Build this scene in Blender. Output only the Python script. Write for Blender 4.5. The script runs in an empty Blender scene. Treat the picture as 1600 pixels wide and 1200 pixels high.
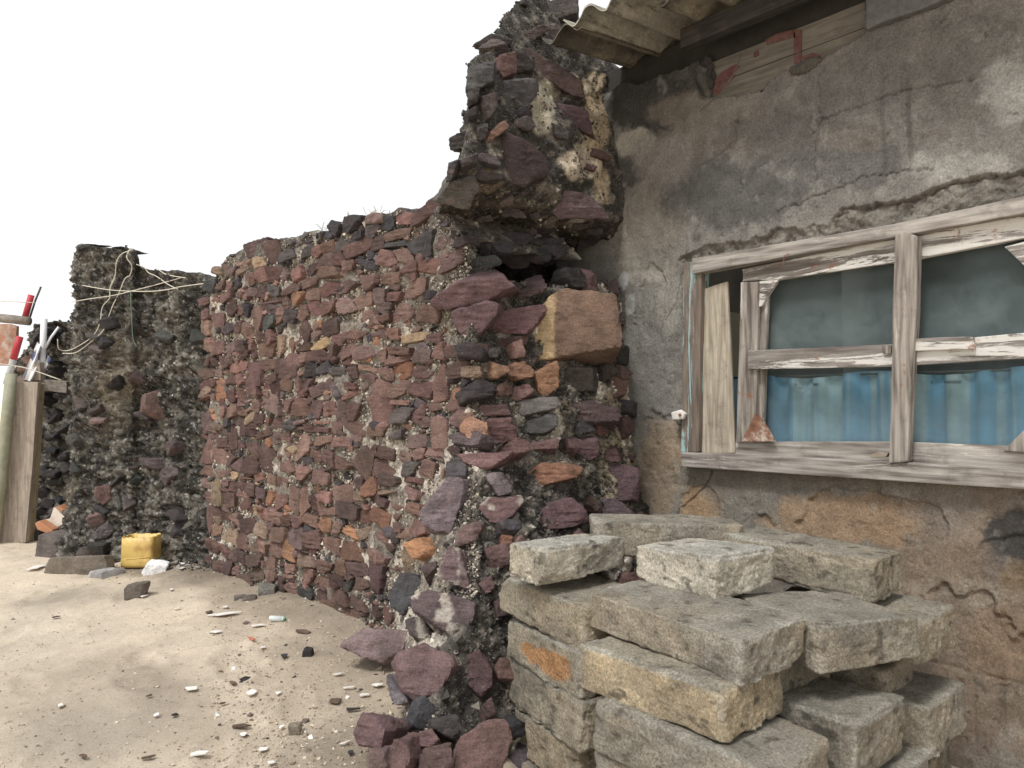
import bpy, math, random
import numpy as np
from mathutils import Vector, Matrix
from mathutils.bvhtree import BVHTree

S = bpy.context.scene
COL = S.collection
R = np.random.default_rng(11)

# ------------------------------------------------------------------ camera
F = 1150.0                      # focal length in photograph pixels (1600 wide)
YAW = math.radians(42.7)
PITCH = math.atan(30 / F)
CAMZ = 0.92
FW = np.array([math.sin(YAW) * math.cos(PITCH), math.cos(YAW) * math.cos(PITCH), math.sin(PITCH)])
RT = np.array([math.cos(YAW), -math.sin(YAW), 0.0])
UP = np.cross(RT, FW)
C0 = np.array([0, 0, CAMZ])
cam_d = bpy.data.cameras.new('camera')
cam = bpy.data.objects.new('camera', cam_d)
COL.objects.link(cam)
cam_d.sensor_width = 36.0
cam_d.lens = 36.0 * F / 1600.0
cam_d.clip_start = 0.02
cam_d.clip_end = 3000
cam.location = C0
cam.rotation_euler = (math.pi / 2 + PITCH, 0, -YAW)
S.camera = cam

# ------------------------------------------------------------------ overcast daylight
SUN_DIR = np.array([-0.55, -0.10, 0.83]); SUN_DIR /= np.linalg.norm(SUN_DIR)
w = bpy.data.worlds.new('World'); S.world = w; w.use_nodes = True
nt = w.node_tree; nt.nodes.clear()
sky = nt.nodes.new('ShaderNodeTexSky'); sky.sky_type = 'NISHITA'; sky.sun_disc = False
sky.sun_elevation = math.asin(SUN_DIR[2]); sky.sun_rotation = math.atan2(SUN_DIR[0], SUN_DIR[1])
b1 = nt.nodes.new('ShaderNodeBackground'); b1.inputs[1].default_value = 0.10
b2 = nt.nodes.new('ShaderNodeBackground'); b2.inputs[0].default_value = (0.985, 0.995, 1.0, 1); b2.inputs[1].default_value = 0.80
mx = nt.nodes.new('ShaderNodeMixShader'); mx.inputs[0].default_value = 0.94
wo = nt.nodes.new('ShaderNodeOutputWorld')
nt.links.new(sky.outputs[0], b1.inputs[0]); nt.links.new(b1.outputs[0], mx.inputs[1])
nt.links.new(b2.outputs[0], mx.inputs[2]); nt.links.new(mx.outputs[0], wo.inputs[0])
sl = bpy.data.lights.new('sun', 'SUN'); sl.energy = 1.75; sl.angle = math.radians(12); sl.color = (1, 0.98, 0.95)
so = bpy.data.objects.new('sun', sl); COL.objects.link(so)
so.rotation_euler = Vector(SUN_DIR).to_track_quat('Z', 'Y').to_euler()
so.location = (-3, 0, 6)
S.view_settings.view_transform = 'Standard'; S.view_settings.look = 'None'
S.view_settings.exposure = 0.47; S.view_settings.gamma = 1.0
S.render.engine = 'CYCLES'
S.cycles.max_bounces = 6; S.cycles.diffuse_bounces = 4; S.cycles.transparent_max_bounces = 12

# ------------------------------------------------------------------ helpers: pixels to places
def ray(x, y): return FW + RT * (x - 800) / F + UP * (600 - y) / F
def atz(x, y, z): d = ray(x, y); return C0 + d * (z - CAMZ) / d[2]
def onX(x, y, X): d = ray(x, y); return C0 + d * X / d[0]
def pd(x, y, depth): return C0 + ray(x, y) * depth
def project(P):
    P = np.asarray(P, float).reshape(-1, 3) - C0
    dep = P @ FW
    dep = np.where(np.abs(dep) < 1e-4, 1e-4, dep)
    return 800 + F * (P @ RT) / dep, 600 - F * (P @ UP) / dep, dep
ILL = 0.92
def lin(c, k=None):
    c = np.asarray(c, float) / 255.0
    l = np.where(c <= 0.04045, c / 12.92, ((c + 0.055) / 1.055) ** 2.4)
    l = l + 0.22 * (l @ np.array([.25, .6, .15]) - l)
    return np.clip(l / (ILL if k is None else k), 0.004, 0.85)

# ------------------------------------------------------------------ helpers: noise
def _hash(ix, iy, iz, seed):
    h = (ix.astype(np.uint32) * np.uint32(374761393) + iy.astype(np.uint32) * np.uint32(668265263)
         + iz.astype(np.uint32) * np.uint32(2246822519) + np.uint32(seed * 3266489917 & 0xffffffff))
    h = (h ^ (h >> np.uint32(13))) * np.uint32(1274126177)
    h ^= h >> np.uint32(16)
    h = h * np.uint32(2654435761)
    h ^= h >> np.uint32(15)
    return h.astype(np.float64) / 4294967295.0
np.seterr(over='ignore')
def vnoise(P, seed=0):
    P = np.asarray(P, float)
    I = np.floor(P); Fr = P - I; I = I.astype(np.int64)
    U = Fr * Fr * Fr * (Fr * (Fr * 6 - 15) + 10)
    out = 0
    for a in (0, 1):
        wx = U[:, 0] if a else 1 - U[:, 0]
        for b in (0, 1):
            wy = U[:, 1] if b else 1 - U[:, 1]
            for c in (0, 1):
                wz = U[:, 2] if c else 1 - U[:, 2]
                out = out + wx * wy * wz * _hash(I[:, 0] + a, I[:, 1] + b, I[:, 2] + c, seed)
    return out * 2 - 1
def fbm(P, octv=4, seed=0, gain=0.5):
    P = np.asarray(P, float); o = 0; a = 1.0; t = 0
    for k in range(octv):
        o = o + a * vnoise(P * (2.03 ** k) + 17.3 * k, seed + k); t += a; a *= gain
    return o / t
def sstep(a, b, x): t = np.clip((x - a) / (b - a), 0, 1); return t * t * (3 - 2 * t)

# ------------------------------------------------------------------ helpers: objects
def tag(o, label=None, cat=None, group=None, kind=None):
    if label: o['label'] = label
    if cat: o['category'] = cat
    if group: o['group'] = group
    if kind: o['kind'] = kind
    return o
def empty(name, loc=(0, 0, 0)):
    o = bpy.data.objects.new(name, None); COL.objects.link(o); o.location = tuple(loc)
    o.empty_display_size = 0.1
    return o
def wloc(o):
    v = np.zeros(3)
    while o is not None: v = v + np.array(o.location); o = o.parent
    return v
def mk(name, V, faces, mat, parent=None, col=None, smooth=True, origin=None, sharp=0):
    """one mesh object; V in world space, faces an (n,k) array or list of index tuples"""
    V = np.asarray(V, float)
    if origin is None: origin = V.mean(0)
    origin = np.asarray(origin, float)
    me = bpy.data.meshes.new(name)
    if isinstance(faces, np.ndarray):
        n, k = faces.shape
        me.vertices.add(len(V)); me.vertices.foreach_set('co', (V - origin).astype(np.float32).ravel())
        me.loops.add(n * k); me.loops.foreach_set('vertex_index', faces.astype(np.int32).ravel())
        me.polygons.add(n)
        me.polygons.foreach_set('loop_start', (np.arange(n) * k).astype(np.int32))
    else:
        me.from_pydata((V - origin).tolist(), [], [tuple(int(i) for i in f) for f in faces])
    me.update(calc_edges=True)
    if col is not None:
        a = me.attributes.new('col', 'FLOAT_COLOR', 'POINT')
        c = np.ones((len(V), 4), np.float32); c[:, :3] = col
        a.data.foreach_set('color', c.ravel())
    me.polygons.foreach_set('use_smooth', np.full(len(me.polygons), smooth))
    me.materials.append(mat)
    if sharp: me.set_sharp_from_angle(angle=math.radians(sharp))
    o = bpy.data.objects.new(name, me); COL.objects.link(o)
    if parent is not None:
        o.parent = parent; o.location = tuple(origin - wloc(parent))
    else: o.location = tuple(origin)
    return o

# ------------------------------------------------------------------ helpers: materials
class NT:
    def __init__(s, name, rough=0.9, spec=0.25):
        s.m = bpy.data.materials.new(name); s.m.use_nodes = True
        s.t = s.m.node_tree; s.t.nodes.clear()
        s.out = s.n('ShaderNodeOutputMaterial'); s.p = s.n('ShaderNodeBsdfPrincipled')
        s.t.links.new(s.p.outputs[0], s.out.inputs[0])
        s.p.inputs['Roughness'].default_value = rough
        s.p.inputs['Specular IOR Level'].default_value = spec
    def n(s, k): return s.t.nodes.new(k)
    def l(s, a, b): s.t.links.new(a, b)
    def pos(s, sc=(1, 1, 1), obj=False):
        if obj: g = s.n('ShaderNodeTexCoord').outputs['Object']
        else: g = s.n('ShaderNodeNewGeometry').outputs['Position']
        if tuple(sc) == (1, 1, 1): return g
        m = s.n('ShaderNodeVectorMath'); m.operation = 'MULTIPLY'; m.inputs[1].default_value = sc
        s.l(g, m.inputs[0]); return m.outputs[0]
    def noise(s, scale, detail=4, rough=0.6, vec=None, dist=0):
        k = s.n('ShaderNodeTexNoise'); k.inputs['Scale'].default_value = scale
        k.inputs['Detail'].default_value = detail; k.inputs['Roughness'].default_value = rough
        k.inputs['Distortion'].default_value = dist
        s.l(vec if vec is not None else s.pos(), k.inputs['Vector']); return k.outputs['Fac']
    def voro(s, scale, vec=None, feat='F1'):
        k = s.n('ShaderNodeTexVoronoi'); k.feature = feat; k.inputs['Scale'].default_value = scale
        s.l(vec if vec is not None else s.pos(), k.inputs['Vector']); return k.outputs['Distance']
    def ramp(s, v, a, b, lo=0.0, hi=1.0):
        m = s.n('ShaderNodeMapRange'); m.interpolation_type = 'SMOOTHSTEP'
        m.inputs[1].default_value = a; m.inputs[2].default_value = b
        m.inputs[3].default_value = lo; m.inputs[4].default_value = hi
        s.l(v, m.inputs[0]); return m.outputs[0]
    def math(s, op, a, b):
        m = s.n('ShaderNodeMath'); m.operation = op
        for i, v in enumerate((a, b)):
            if isinstance(v, (int, float)): m.inputs[i].default_value = v
            else: s.l(v, m.inputs[i])
        return m.outputs[0]
    def mix(s, f, a, b, mode='MIX'):
        m = s.n('ShaderNodeMix'); m.data_type = 'RGBA'; m.blend_type = mode; m.clamp_result = False
        if isinstance(f, (int, float)): m.inputs[0].default_value = f
        else: s.l(f, m.inputs[0])
        for i, v in ((6, a), (7, b)):
            if isinstance(v, (tuple, list, np.ndarray)): m.inputs[i].default_value = (*[float(q) for q in v[:3]], 1)
            else: s.l(v, m.inputs[i])
        return m.outputs[2]
    def gray(s, v):
        c = s.n('ShaderNodeCombineColor')
        for i in range(3): s.l(v, c.inputs[i])
        return c.outputs[0]
    def attr(s):
        a = s.n('ShaderNodeAttribute'); a.attribute_name = 'col'; return a.outputs['Color']
    def bump(s, h, strength=0.5, dist=0.01, prev=None):
        b = s.n('ShaderNodeBump'); b.inputs['Strength'].default_value = strength; b.inputs['Distance'].default_value = dist
        s.l(h, b.inputs['Height'])
        if prev is not None: s.l(prev, b.inputs['Normal'])
        return b.outputs[0]
    def done(s, color, normal=None):
        if isinstance(color, (tuple, list, np.ndarray)): s.p.inputs['Base Color'].default_value = (*[float(q) for q in color[:3]], 1)
        else: s.l(color, s.p.inputs['Base Color'])
        if normal is not None: s.l(normal, s.p.inputs['Normal'])
        return s.m

def m_stone():
    s = NT('rubble_stone', 0.88, 0.3); c = s.attr()
    n1 = s.noise(9, 6, 0.65); c = s.mix(1.0, c, s.gray(s.ramp(n1, 0.25, 0.75, 0.66, 1.36)), 'MULTIPLY'); c = s.mix(1.0, c, s.gray(s.ramp(s.noise(170, 4, .75), 0.3, 0.7, 0.74, 1.28)), 'MULTIPLY')
    strat = s.noise(1.0, 5, 0.7, s.pos((18, 18, 150))); c = s.mix(1.0, c, s.gray(s.ramp(strat, 0.3, 0.7, 0.80, 1.16)), 'MULTIPLY')
    c = s.mix(s.ramp(s.noise(22, 4, 0.6), 0.58, 0.78, 0, 0.35), c, lin((150, 112, 92)))
    dk = s.ramp(s.noise(14, 6, 0.75), 0.56, 0.70, 0, 0.6); c = s.mix(dk, c, lin((58, 52, 52)))
    sp = s.ramp(s.noise(55, 5, 0.75), 0.64, 0.70, 0, 0.5); c = s.mix(sp, c, lin((176, 165, 150)))
    h = s.noise(70, 8, 0.7); h2 = s.noise(1.0, 4, 0.6, s.pos((45, 45, 260)))
    nb = s.bump(h, 0.9, 0.012); nb = s.bump(h2, 0.6, 0.004, nb); nb = s.bump(s.noise(260, 4, .7), .6, .004, nb)
    return s.done(c, nb)
def m_mortar():
    s = NT('lime_mortar', 0.95, 0.15); c = s.attr()
    n = s.noise(60, 6, 0.7); c = s.mix(1.0, c, s.gray(s.ramp(n, 0.3, 0.7, 0.6, 1.3)), 'MULTIPLY')
    dk = s.ramp(s.noise(38, 6, 0.75), 0.55, 0.66, 0, 0.75); c = s.mix(dk, c, lin((66, 62, 58)))
    wh = s.ramp(s.voro(110), 0.16, 0.30, 0.55, 0.0); c = s.mix(s.math('MULTIPLY', wh, s.ramp(s.noise(20), 0.45, 0.6)), c, lin((205, 198, 184)))
    nb = s.bump(s.noise(120, 6, 0.75), 0.9, 0.012)
    return s.done(c, nb)
def m_plaster():
    s = NT('cement_render', 0.93, 0.2); c = s.attr()
    n = s.noise(14, 8, 0.7); c = s.mix(1.0, c, s.gray(s.ramp(n, 0.25, 0.75, 0.78, 1.22)), 'MULTIPLY')
    g = s.noise(150, 6, 0.8); c = s.mix(1.0, c, s.gray(s.ramp(g, 0.32, 0.68, 0.70, 1.27)), 'MULTIPLY')
    c = s.mix(s.ramp(s.noise(32, 7, .8), .57, .70, 0, .4), c, lin((88, 84, 78)))
    sp = s.ramp(s.voro(95), 0.07, 0.13, 0.55, 0); c = s.mix(s.math('MULTIPLY', sp, s.ramp(s.noise(9), 0.5, 0.62)), c, lin((190, 182, 168)))
    nb = s.bump(s.noise(150, 6, 0.8), 1.0, 0.010); nb = s.bump(s.noise(42, 6, 0.75), 0.7, 0.016, nb)
    return s.done(c, nb)
def m_block():
    s = NT('sandcrete', 0.95, 0.15); c = s.attr()
    n = s.noise(11, 7, 0.7); c = s.mix(1.0, c, s.gray(s.ramp(n, 0.25, 0.75, 0.70, 1.28)), 'MULTIPLY')
    g = s.noise(170, 6, 0.8); c = s.mix(1.0, c, s.gray(s.ramp(g, 0.32, 0.68, 0.58, 1.36)), 'MULTIPLY')
    dk = s.ramp(s.noise(7, 7, 0.72), 0.52, 0.72, 0, 0.55); c = s.mix(dk, c, lin((104, 98, 86)))
    pits = s.ramp(s.voro(75), 0.08, 0.2, 0.35, 0); c = s.mix(pits, c, lin((80, 74, 62)))
    wsp = s.ramp(s.noise(33, 5, 0.8), 0.68, 0.73, 0, 0.5); c = s.mix(wsp, c, lin((205, 200, 188)))
    nb = s.bump(s.noise(170, 6, 0.8), 1.0, 0.010); nb = s.bump(s.noise(48, 6, 0.75), 0.9, 0.014, nb)
    return s.done(c, nb)
def m_sand():
    s = NT('dry_sand', 0.95, 0.12); c = s.attr()
    n = s.noise(3.2, 8, 0.65); c = s.mix(1.0, c, s.gray(s.ramp(n, 0.25, 0.75, 0.82, 1.14)), 'MULTIPLY')
    g = s.noise(300, 3, 0.7); c = s.mix(1.0, c, s.gray(s.ramp(g, 0.3, 0.7, 0.84, 1.15)), 'MULTIPLY')
    n2 = s.noise(26, 7, 0.8); c = s.mix(s.ramp(n2, 0.54, 0.70, 0, 0.5), c, lin((140, 124, 104)))
    c = s.mix(s.ramp(s.noise(90, 5, .8), 0.60, 0.70, 0, 0.55), c, lin((120, 106, 90)))
    sp = s.ramp(s.voro(120), 0.06, 0.12, 0.5, 0); c = s.mix(s.math('MULTIPLY', sp, s.ramp(s.noise(15), 0.5, 0.65)), c, lin((235, 230, 222)))
    nb = s.bump(s.noise(200, 6, 0.8), 0.9, 0.008); nb = s.bump(s.noise(28, 7, 0.75), 0.7, 0.014, nb)
    return s.done(c, nb)
def m_wood(name, base, dark, paint=None, amount=0.5, axis='Y', rust=False):
    s = NT(name, 0.85, 0.25)
    sc = {'Y': (60, 5, 60), 'Z': (60, 60, 5), 'X': (5, 60, 60)}[axis]
    gr = s.noise(1.0, 8, 0.7, s.pos(sc)); c = s.mix(s.ramp(gr, 0.35, 0.68), lin(base), lin(dark))
    fine = s.noise(1.0, 4, 0.7, s.pos(tuple(q * 4 for q in sc))); c = s.mix(1.0, c, s.gray(s.ramp(fine, 0.3, 0.7, 0.72, 1.22)), 'MULTIPLY')
    c = s.mix(s.ramp(s.noise(10, 5, 0.7), 0.5, 0.72, 0, 0.5), c, lin((92, 80, 70)))
    if paint is not None:
        pm = s.noise(1.0, 8, 0.78, s.pos(tuple(q * 0.32 for q in sc)), 0.6)
        c = s.mix(s.ramp(pm, 0.62 - 0.24 * amount, 0.65 - 0.24 * amount, 0, 0.85), c, lin(paint))
    if rust: c = s.mix(s.ramp(s.noise(16, 5, 0.7), 0.60, 0.70, 0, 0.8), c, lin((140, 82, 50)))
    nb = s.bump(gr, 0.6, 0.004); nb = s.bump(fine, 0.4, 0.002, nb)
    return s.done(c, nb)
def m_plain(name, col, rough=0.7, var=0.2, scale=20, spec=0.3, bump=0.3, grime=None):
    s = NT(name, rough, spec)
    c = s.mix(1.0, tuple(lin(col)), s.gray(s.ramp(s.noise(scale, 6, 0.7), 0.25, 0.75, 1 - var, 1 + var)), 'MULTIPLY')
    if grime is not None: c = s.mix(s.ramp(s.noise(scale * 0.6, 6, 0.75), 0.48, 0.68, 0, 0.8), c, lin(grime))
    return s.done(c, s.bump(s.noise(scale * 6, 4, 0.7), bump, 0.004))
def m_attr(name, rough=0.9, bump=0.4):
    s = NT(name, rough, 0.2); c = s.mix(1.0, s.attr(), s.gray(s.ramp(s.noise(60, 4, 0.7), 0.3, 0.7, 0.75, 1.25)), 'MULTIPLY')
    return s.done(c, s.bump(s.noise(150, 4, 0.7), bump, 0.004))
STONE, MORTAR, PLASTER, BLOCK, SAND, CHIP = m_stone(), m_mortar(), m_plaster(), m_block(), m_sand(), m_attr('chips')

# ------------------------------------------------------------------ helpers: shapes
_cs = {}
def cubesphere(n):
    if n in _cs: return _cs[n]
    t = np.tan(np.linspace(-1, 1, n + 1) * math.pi / 4)
    vs = {}; V = []; Q = []
    def vid(p):
        k = tuple(np.round(p, 6))
        if k not in vs: vs[k] = len(V); V.append(p)
        return vs[k]
    for ax in range(3):
        for sg in (-1, 1):
            u, v = (ax + 1) % 3, (ax + 2) % 3
            g = np.zeros((n + 1, n + 1), int)
            for i in range(n + 1):
                for j in range(n + 1):
                    p = np.zeros(3); p[ax] = sg; p[u] = t[i]; p[v] = t[j]; g[i, j] = vid(p)
            for i in range(n):
                for j in range(n):
                    q = (g[i, j], g[i + 1, j], g[i + 1, j + 1], g[i, j + 1])
                    Q.append(q if sg > 0 else q[::-1])
    _cs[n] = (np.array(V), np.array(Q)); return _cs[n]
def rock(center, axes, N, D, ext, n=9, p=18, amp=0.006, freq=22, fine=0.0022, seed=0, strat=0.0018):
    """rounded polytope: local planes N·x<=D in the frame `axes` (rows), weathered by noise"""
    V, Q = cubesphere(n)
    d = V * np.asarray(ext); d = d / np.linalg.norm(d, axis=1)[:, None]
    q = np.maximum(0, d @ N.T) / D[None, :]
    r = 1.0 / np.maximum((q ** p).sum(1), 1e-12) ** (1.0 / p)
    r = np.minimum(r, 1.6 * max(ext))
    L = d * r[:, None]
    W = L @ axes + center
    nd = d @ axes
    k = amp * fbm(W * freq + seed * 7.7, 3, seed % 97) + fine * fbm(W * freq * 4.3, 2, seed % 89 + 5)
    bed = W.copy(); bed[:, :2] *= 14; bed[:, 2] *= 110
    k = k + strat * vnoise(bed, 3)
    return W + nd * k[:, None], Q, L
def frame(n, upv=(0, 0, 1)):
    n = np.asarray(n, float); n = n / np.linalg.norm(n)
    t = np.cross(upv, n)
    if np.linalg.norm(t) < 1e-3: t = np.array([1.0, 0, 0])
    t /= np.linalg.norm(t); b = np.cross(n, t)
    return np.array([t, b, n])
def grid_faces(nu, nv, flip=False):
    i, j = np.meshgrid(np.arange(nu - 1), np.arange(nv - 1), indexing='ij')
    a = (i * nv + j).ravel(); q = np.stack([a, a + nv, a + nv + 1, a + 1], 1)
    return q[:, ::-1] if flip else q
def prism(poly, thick_vec, mat, name, parent, bevel=0.004, sub=0):
    """polygon (world points) extruded by thick_vec, edges bevelled"""
    import bmesh
    poly = [Vector(p) for p in poly]; tv = Vector(thick_vec)
    org = sum(poly, Vector()) / len(poly)
    bm = bmesh.new()
    a = [bm.verts.new(p - org) for p in poly]; b = [bm.verts.new(p + tv - org) for p in poly]
    n = len(a)
    bm.faces.new(a); bm.faces.new(b[::-1])
    for i in range(n): bm.faces.new((a[i], b[i], b[(i + 1) % n], a[(i + 1) % n]))
    bmesh.ops.recalc_face_normals(bm, faces=bm.faces)
    if bevel: bmesh.ops.bevel(bm, geom=bm.edges[:], offset=bevel, segments=2, affect='EDGES', profile=0.6)
    if sub:
        bmesh.ops.triangulate(bm, faces=bm.faces)
        bmesh.ops.subdivide_edges(bm, edges=bm.edges[:], cuts=sub, use_grid_fill=True)
    V = np.array([v.co for v in bm.verts]); bm.verts.index_update()
    if sub:
        W = V + np.array(org); off = 0.0025 * np.stack([fbm(W * 30, 3, 5), fbm(W * 30, 3, 6), fbm(W * 30, 3, 7)], 1)
        for v, o in zip(bm.verts, off): v.co += Vector(o)
    me = bpy.data.meshes.new(name); bm.to_mesh(me); bm.free(); me.materials.append(mat)
    o = bpy.data.objects.new(name, me); COL.objects.link(o)
    if parent is not None: o.parent = parent; o.location = tuple(np.array(org) - wloc(parent))
    else: o.location = org
    return o
def bar(p0, p1, width, thick, face, mat, name, parent=None, bevel=0.004):
    p0, p1 = np.asarray(p0, float), np.asarray(p1, float); a = p1 - p0; a /= np.linalg.norm(a)
    f = np.asarray(face, float); f = f - a * (f @ a); f /= np.linalg.norm(f); s_ = np.cross(a, f)
    q = [p0 - s_ * width / 2, p1 - s_ * width / 2, p1 + s_ * width / 2, p0 + s_ * width / 2]
    q = [v + f * thick / 2 for v in q]
    return prism(q, -f * thick, mat, name, parent, bevel)
def tube(pts, r, mat, name, parent=None, seg=8, r1=None, closed_ends=True, smooth_n=0):
    P = np.asarray(pts, float)
    if smooth_n:                                   # Catmull-Rom
        Q = np.vstack([2 * P[0] - P[1], P, 2 * P[-1] - P[-2]]); o = []
        for i in range(1, len(Q) - 2):
            for t in np.linspace(0, 1, smooth_n, endpoint=False):
                o.append(0.5 * ((2 * Q[i]) + (-Q[i - 1] + Q[i + 1]) * t + (2 * Q[i - 1] - 5 * Q[i] + 4 * Q[i + 1] - Q[i + 2]) * t * t
                                + (-Q[i - 1] + 3 * Q[i] - 3 * Q[i + 1] + Q[i + 2]) * t ** 3))
        o.append(P[-1]); P = np.array(o)
    n = len(P); T = np.gradient(P, axis=0); T /= np.linalg.norm(T, axis=1)[:, None]
    ref = np.array([0.3, 0.2, 1.0]); V = []
    rr = np.linspace(r, r if r1 is None else r1, n)
    for i in range(n):
        u = np.cross(T[i], ref); u /= np.linalg.norm(u); v = np.cross(T[i], u)
        for k in range(seg):
            a = 2 * math.pi * k / seg; V.append(P[i] + rr[i] * (math.cos(a) * u + math.sin(a) * v))
    Fc = [(i * seg + k, (i + 1) * seg + k, (i + 1) * seg + (k + 1) % seg, i * seg + (k + 1) % seg) for i in range(n - 1) for k in range(seg)]
    if closed_ends: Fc += [tuple(range(seg))[::1], tuple(range((n - 1) * seg, n * seg))[::-1]]
    return mk(name, V, Fc, mat, parent)

# ================================================================== GROUND
_rf = np.random.default_rng(5); FOOT = [(_rf.uniform(-.3, 1.35), _rf.uniform(1.7, 4.3), _rf.normal(1.3, .5)) for _ in range(46)]
def gz(X, Y):
    P = np.stack([np.ravel(X), np.ravel(Y), np.zeros(np.size(X))], 1)
    d = np.hypot((P[:, 0] - 1.75) / 1.0, (P[:, 1] - 0.7) / 1.0)
    z = -0.21 * (1 - sstep(0.55, 1.25, d))
    r = np.hypot(P[:, 0], P[:, 1] - 3)
    z = z + 0.020 * fbm(P * 1.3, 3, 2) + 0.007 * fbm(P * 7, 3, 4) + 0.0025 * fbm(P * 32, 2, 9) * (r < 6)
    z = z + 0.05 * sstep(0.5, 0.0, np.abs(P[:, 0] - (1.62 - 0.0736 * (P[:, 1] - 2.05)))) * (P[:, 1] > 2.0) * (P[:, 1] < 4.6) * (0.5 + 0.5 * fbm(P * 5, 2, 8))
    for (fx_, fy_, fa_) in FOOT:
        u_ = (P[:, 0] - fx_) * math.cos(fa_) + (P[:, 1] - fy_) * math.sin(fa_); v_ = -(P[:, 0] - fx_) * math.sin(fa_) + (P[:, 1] - fy_) * math.cos(fa_)
        e_ = np.hypot(u_ / .13, v_ / .05); z = z - .007 * (1 - sstep(.45, 1.05, e_)) + .003 * np.exp(-((e_ - 1.15) / .18) ** 2)
    return z.reshape(np.shape(X))
def axis_pts(lo, hi, step, far, n):
    core = np.arange(lo, hi + 1e-6, step); g = np.geomspace(step * 2, far, n)
    return np.concatenate([(lo - g)[::-1], core, hi + g])
gx = axis_pts(-0.9, 2.6, 0.014, 900, 26); gy = axis_pts(0.6, 6.2, 0.016, 900, 26)
GX, GY = np.meshgrid(gx, gy, indexing='ij')
GZ = gz(GX, GY)
GV = np.stack([GX, GY, GZ], -1).reshape(-1, 3)
gcol = np.tile(lin((230, 210, 181)), (len(GV), 1))
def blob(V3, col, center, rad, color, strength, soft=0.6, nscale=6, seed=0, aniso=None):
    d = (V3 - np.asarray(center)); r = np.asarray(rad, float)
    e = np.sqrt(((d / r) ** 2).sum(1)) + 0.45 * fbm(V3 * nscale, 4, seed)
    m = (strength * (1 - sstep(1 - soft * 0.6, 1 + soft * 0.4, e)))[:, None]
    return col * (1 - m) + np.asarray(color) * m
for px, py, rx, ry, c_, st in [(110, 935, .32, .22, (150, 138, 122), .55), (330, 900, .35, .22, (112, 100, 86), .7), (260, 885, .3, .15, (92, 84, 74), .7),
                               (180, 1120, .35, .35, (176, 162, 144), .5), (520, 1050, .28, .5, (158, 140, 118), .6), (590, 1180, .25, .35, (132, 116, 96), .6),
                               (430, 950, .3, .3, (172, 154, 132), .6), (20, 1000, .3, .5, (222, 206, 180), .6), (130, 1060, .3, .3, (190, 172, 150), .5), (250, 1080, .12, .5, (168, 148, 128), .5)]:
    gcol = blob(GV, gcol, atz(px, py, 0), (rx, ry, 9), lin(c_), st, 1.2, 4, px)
wd_ = np.abs(GV[:, 0] - (1.69 - .0734 * (GV[:, 1] - 2.05)))[:, None]; ft_ = (1 - sstep(.05, .42, wd_ + .16 * fbm(GV * 6, 4, 14)[:, None])) * ((GV[:, 1] > 1.2) & (GV[:, 1] < 4.6))[:, None] * .6
gcol = gcol * (1 - ft_) + lin((140, 122, 102)) * ft_
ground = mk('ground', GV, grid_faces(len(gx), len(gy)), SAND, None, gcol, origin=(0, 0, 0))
tag(ground, 'pale dry sandy yard with grey dirt and scattered grit', kind='structure')
def gpt(px, py):
    p = atz(px, py, 0.0)
    for _ in range(4): p = atz(px, py, float(gz(np.array([p[0]]), np.array([p[1]]))[0]))
    return p

# ================================================================== OLD STONE WALL (ribbon core)
WDIR = np.array([-math.sin(math.radians(4.2)), math.cos(math.radians(4.2)), 0])
WNRM = np.array([-WDIR[1], WDIR[0], 0])
K0 = np.array([1.69, 2.05]); H0 = np.array([2.57, 2.02]); SL = 2.06
zt_ = [-.3, 0, .15, .30, .45, .62, .80, 1.0, 1.3, 1.45, 1.75]
kx_ = [-.60, -.56, -.42, -.25, -.18, -.09, -.03, 0, .01, .01, 0]
ky_ = [-.58, -.50, -.40, -.33, -.26, -.15, -.07, -.02, 0, .02, .05]
hy_ = [-.3, -.26, -.22, -.18, -.13, -.08, -.05, -.03, 0, .02, .05]
def Rb(s, z):
    s = np.asarray(s, float); z = np.asarray(z, float)
    kx, ky, hy = np.interp(z, zt_, kx_), np.interp(z, zt_, ky_), np.interp(z, zt_, hy_)
    Kx, Ky = K0[0] + kx, K0[1] + ky
    t = np.clip(-s / 0.88, 0, 1); te = t
    ex = Kx + (H0[0] - Kx) * te; ey = Ky + (H0[1] + hy - Ky) * te - 0.05 * np.sin(te * math.pi)
    sp = np.maximum(s, 0); dk = np.exp(-(sp / 0.30) ** 2)
    lx = K0[0] + WDIR[0] * sp + kx * dk; ly = K0[1] + WDIR[1] * sp + ky * dk
    e = s < 0
    return np.stack([np.where(e, ex, lx), np.where(e, ey, ly), z], -1)
def ztop(s):
    s = np.asarray(s, float)
    base = np.interp(s, [-.9, -.55, -.3, -.12, 0, .12, .5, 1.0, 1.4, 1.7, 1.9, 2.0, 2.1], [1.46, 1.40, 1.37, 1.39, 1.52, 1.66, 1.70, 1.71, 1.71, 1.73, 1.72, 1.64, 1.56])
    P = np.stack([s * 5, s * 0, s * 0 + 3.3], -1).reshape(-1, 3)
    return base + 0.035 * fbm(P, 4, 3).reshape(s.shape) * (s > -0.05)
sv = np.concatenate([np.arange(-.88, SL, 0.0075), [SL, SL + .02]])
vv = np.linspace(0, 1, 235)
inn = np.linspace(0.02, 0.62, 24)
SS, VVv = np.meshgrid(sv, vv, indexing='ij')
ZZ = -.28 + VVv * (ztop(SS) + .28)
P = Rb(SS, ZZ)
dPs = np.gradient(P, axis=0); dPv = np.gradient(P, axis=1)
NN = np.cross(dPv, dPs); NN /= np.linalg.norm(NN, axis=-1)[..., None]
nrm_flat = NN.reshape(-1, 3)
Pf = P.reshape(-1, 3)
disp = 0.024 * fbm(Pf * 9, 3, 21) + 0.013 * fbm(Pf * 34, 3, 25) + 0.006 * fbm(Pf * 95, 2, 29)
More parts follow.
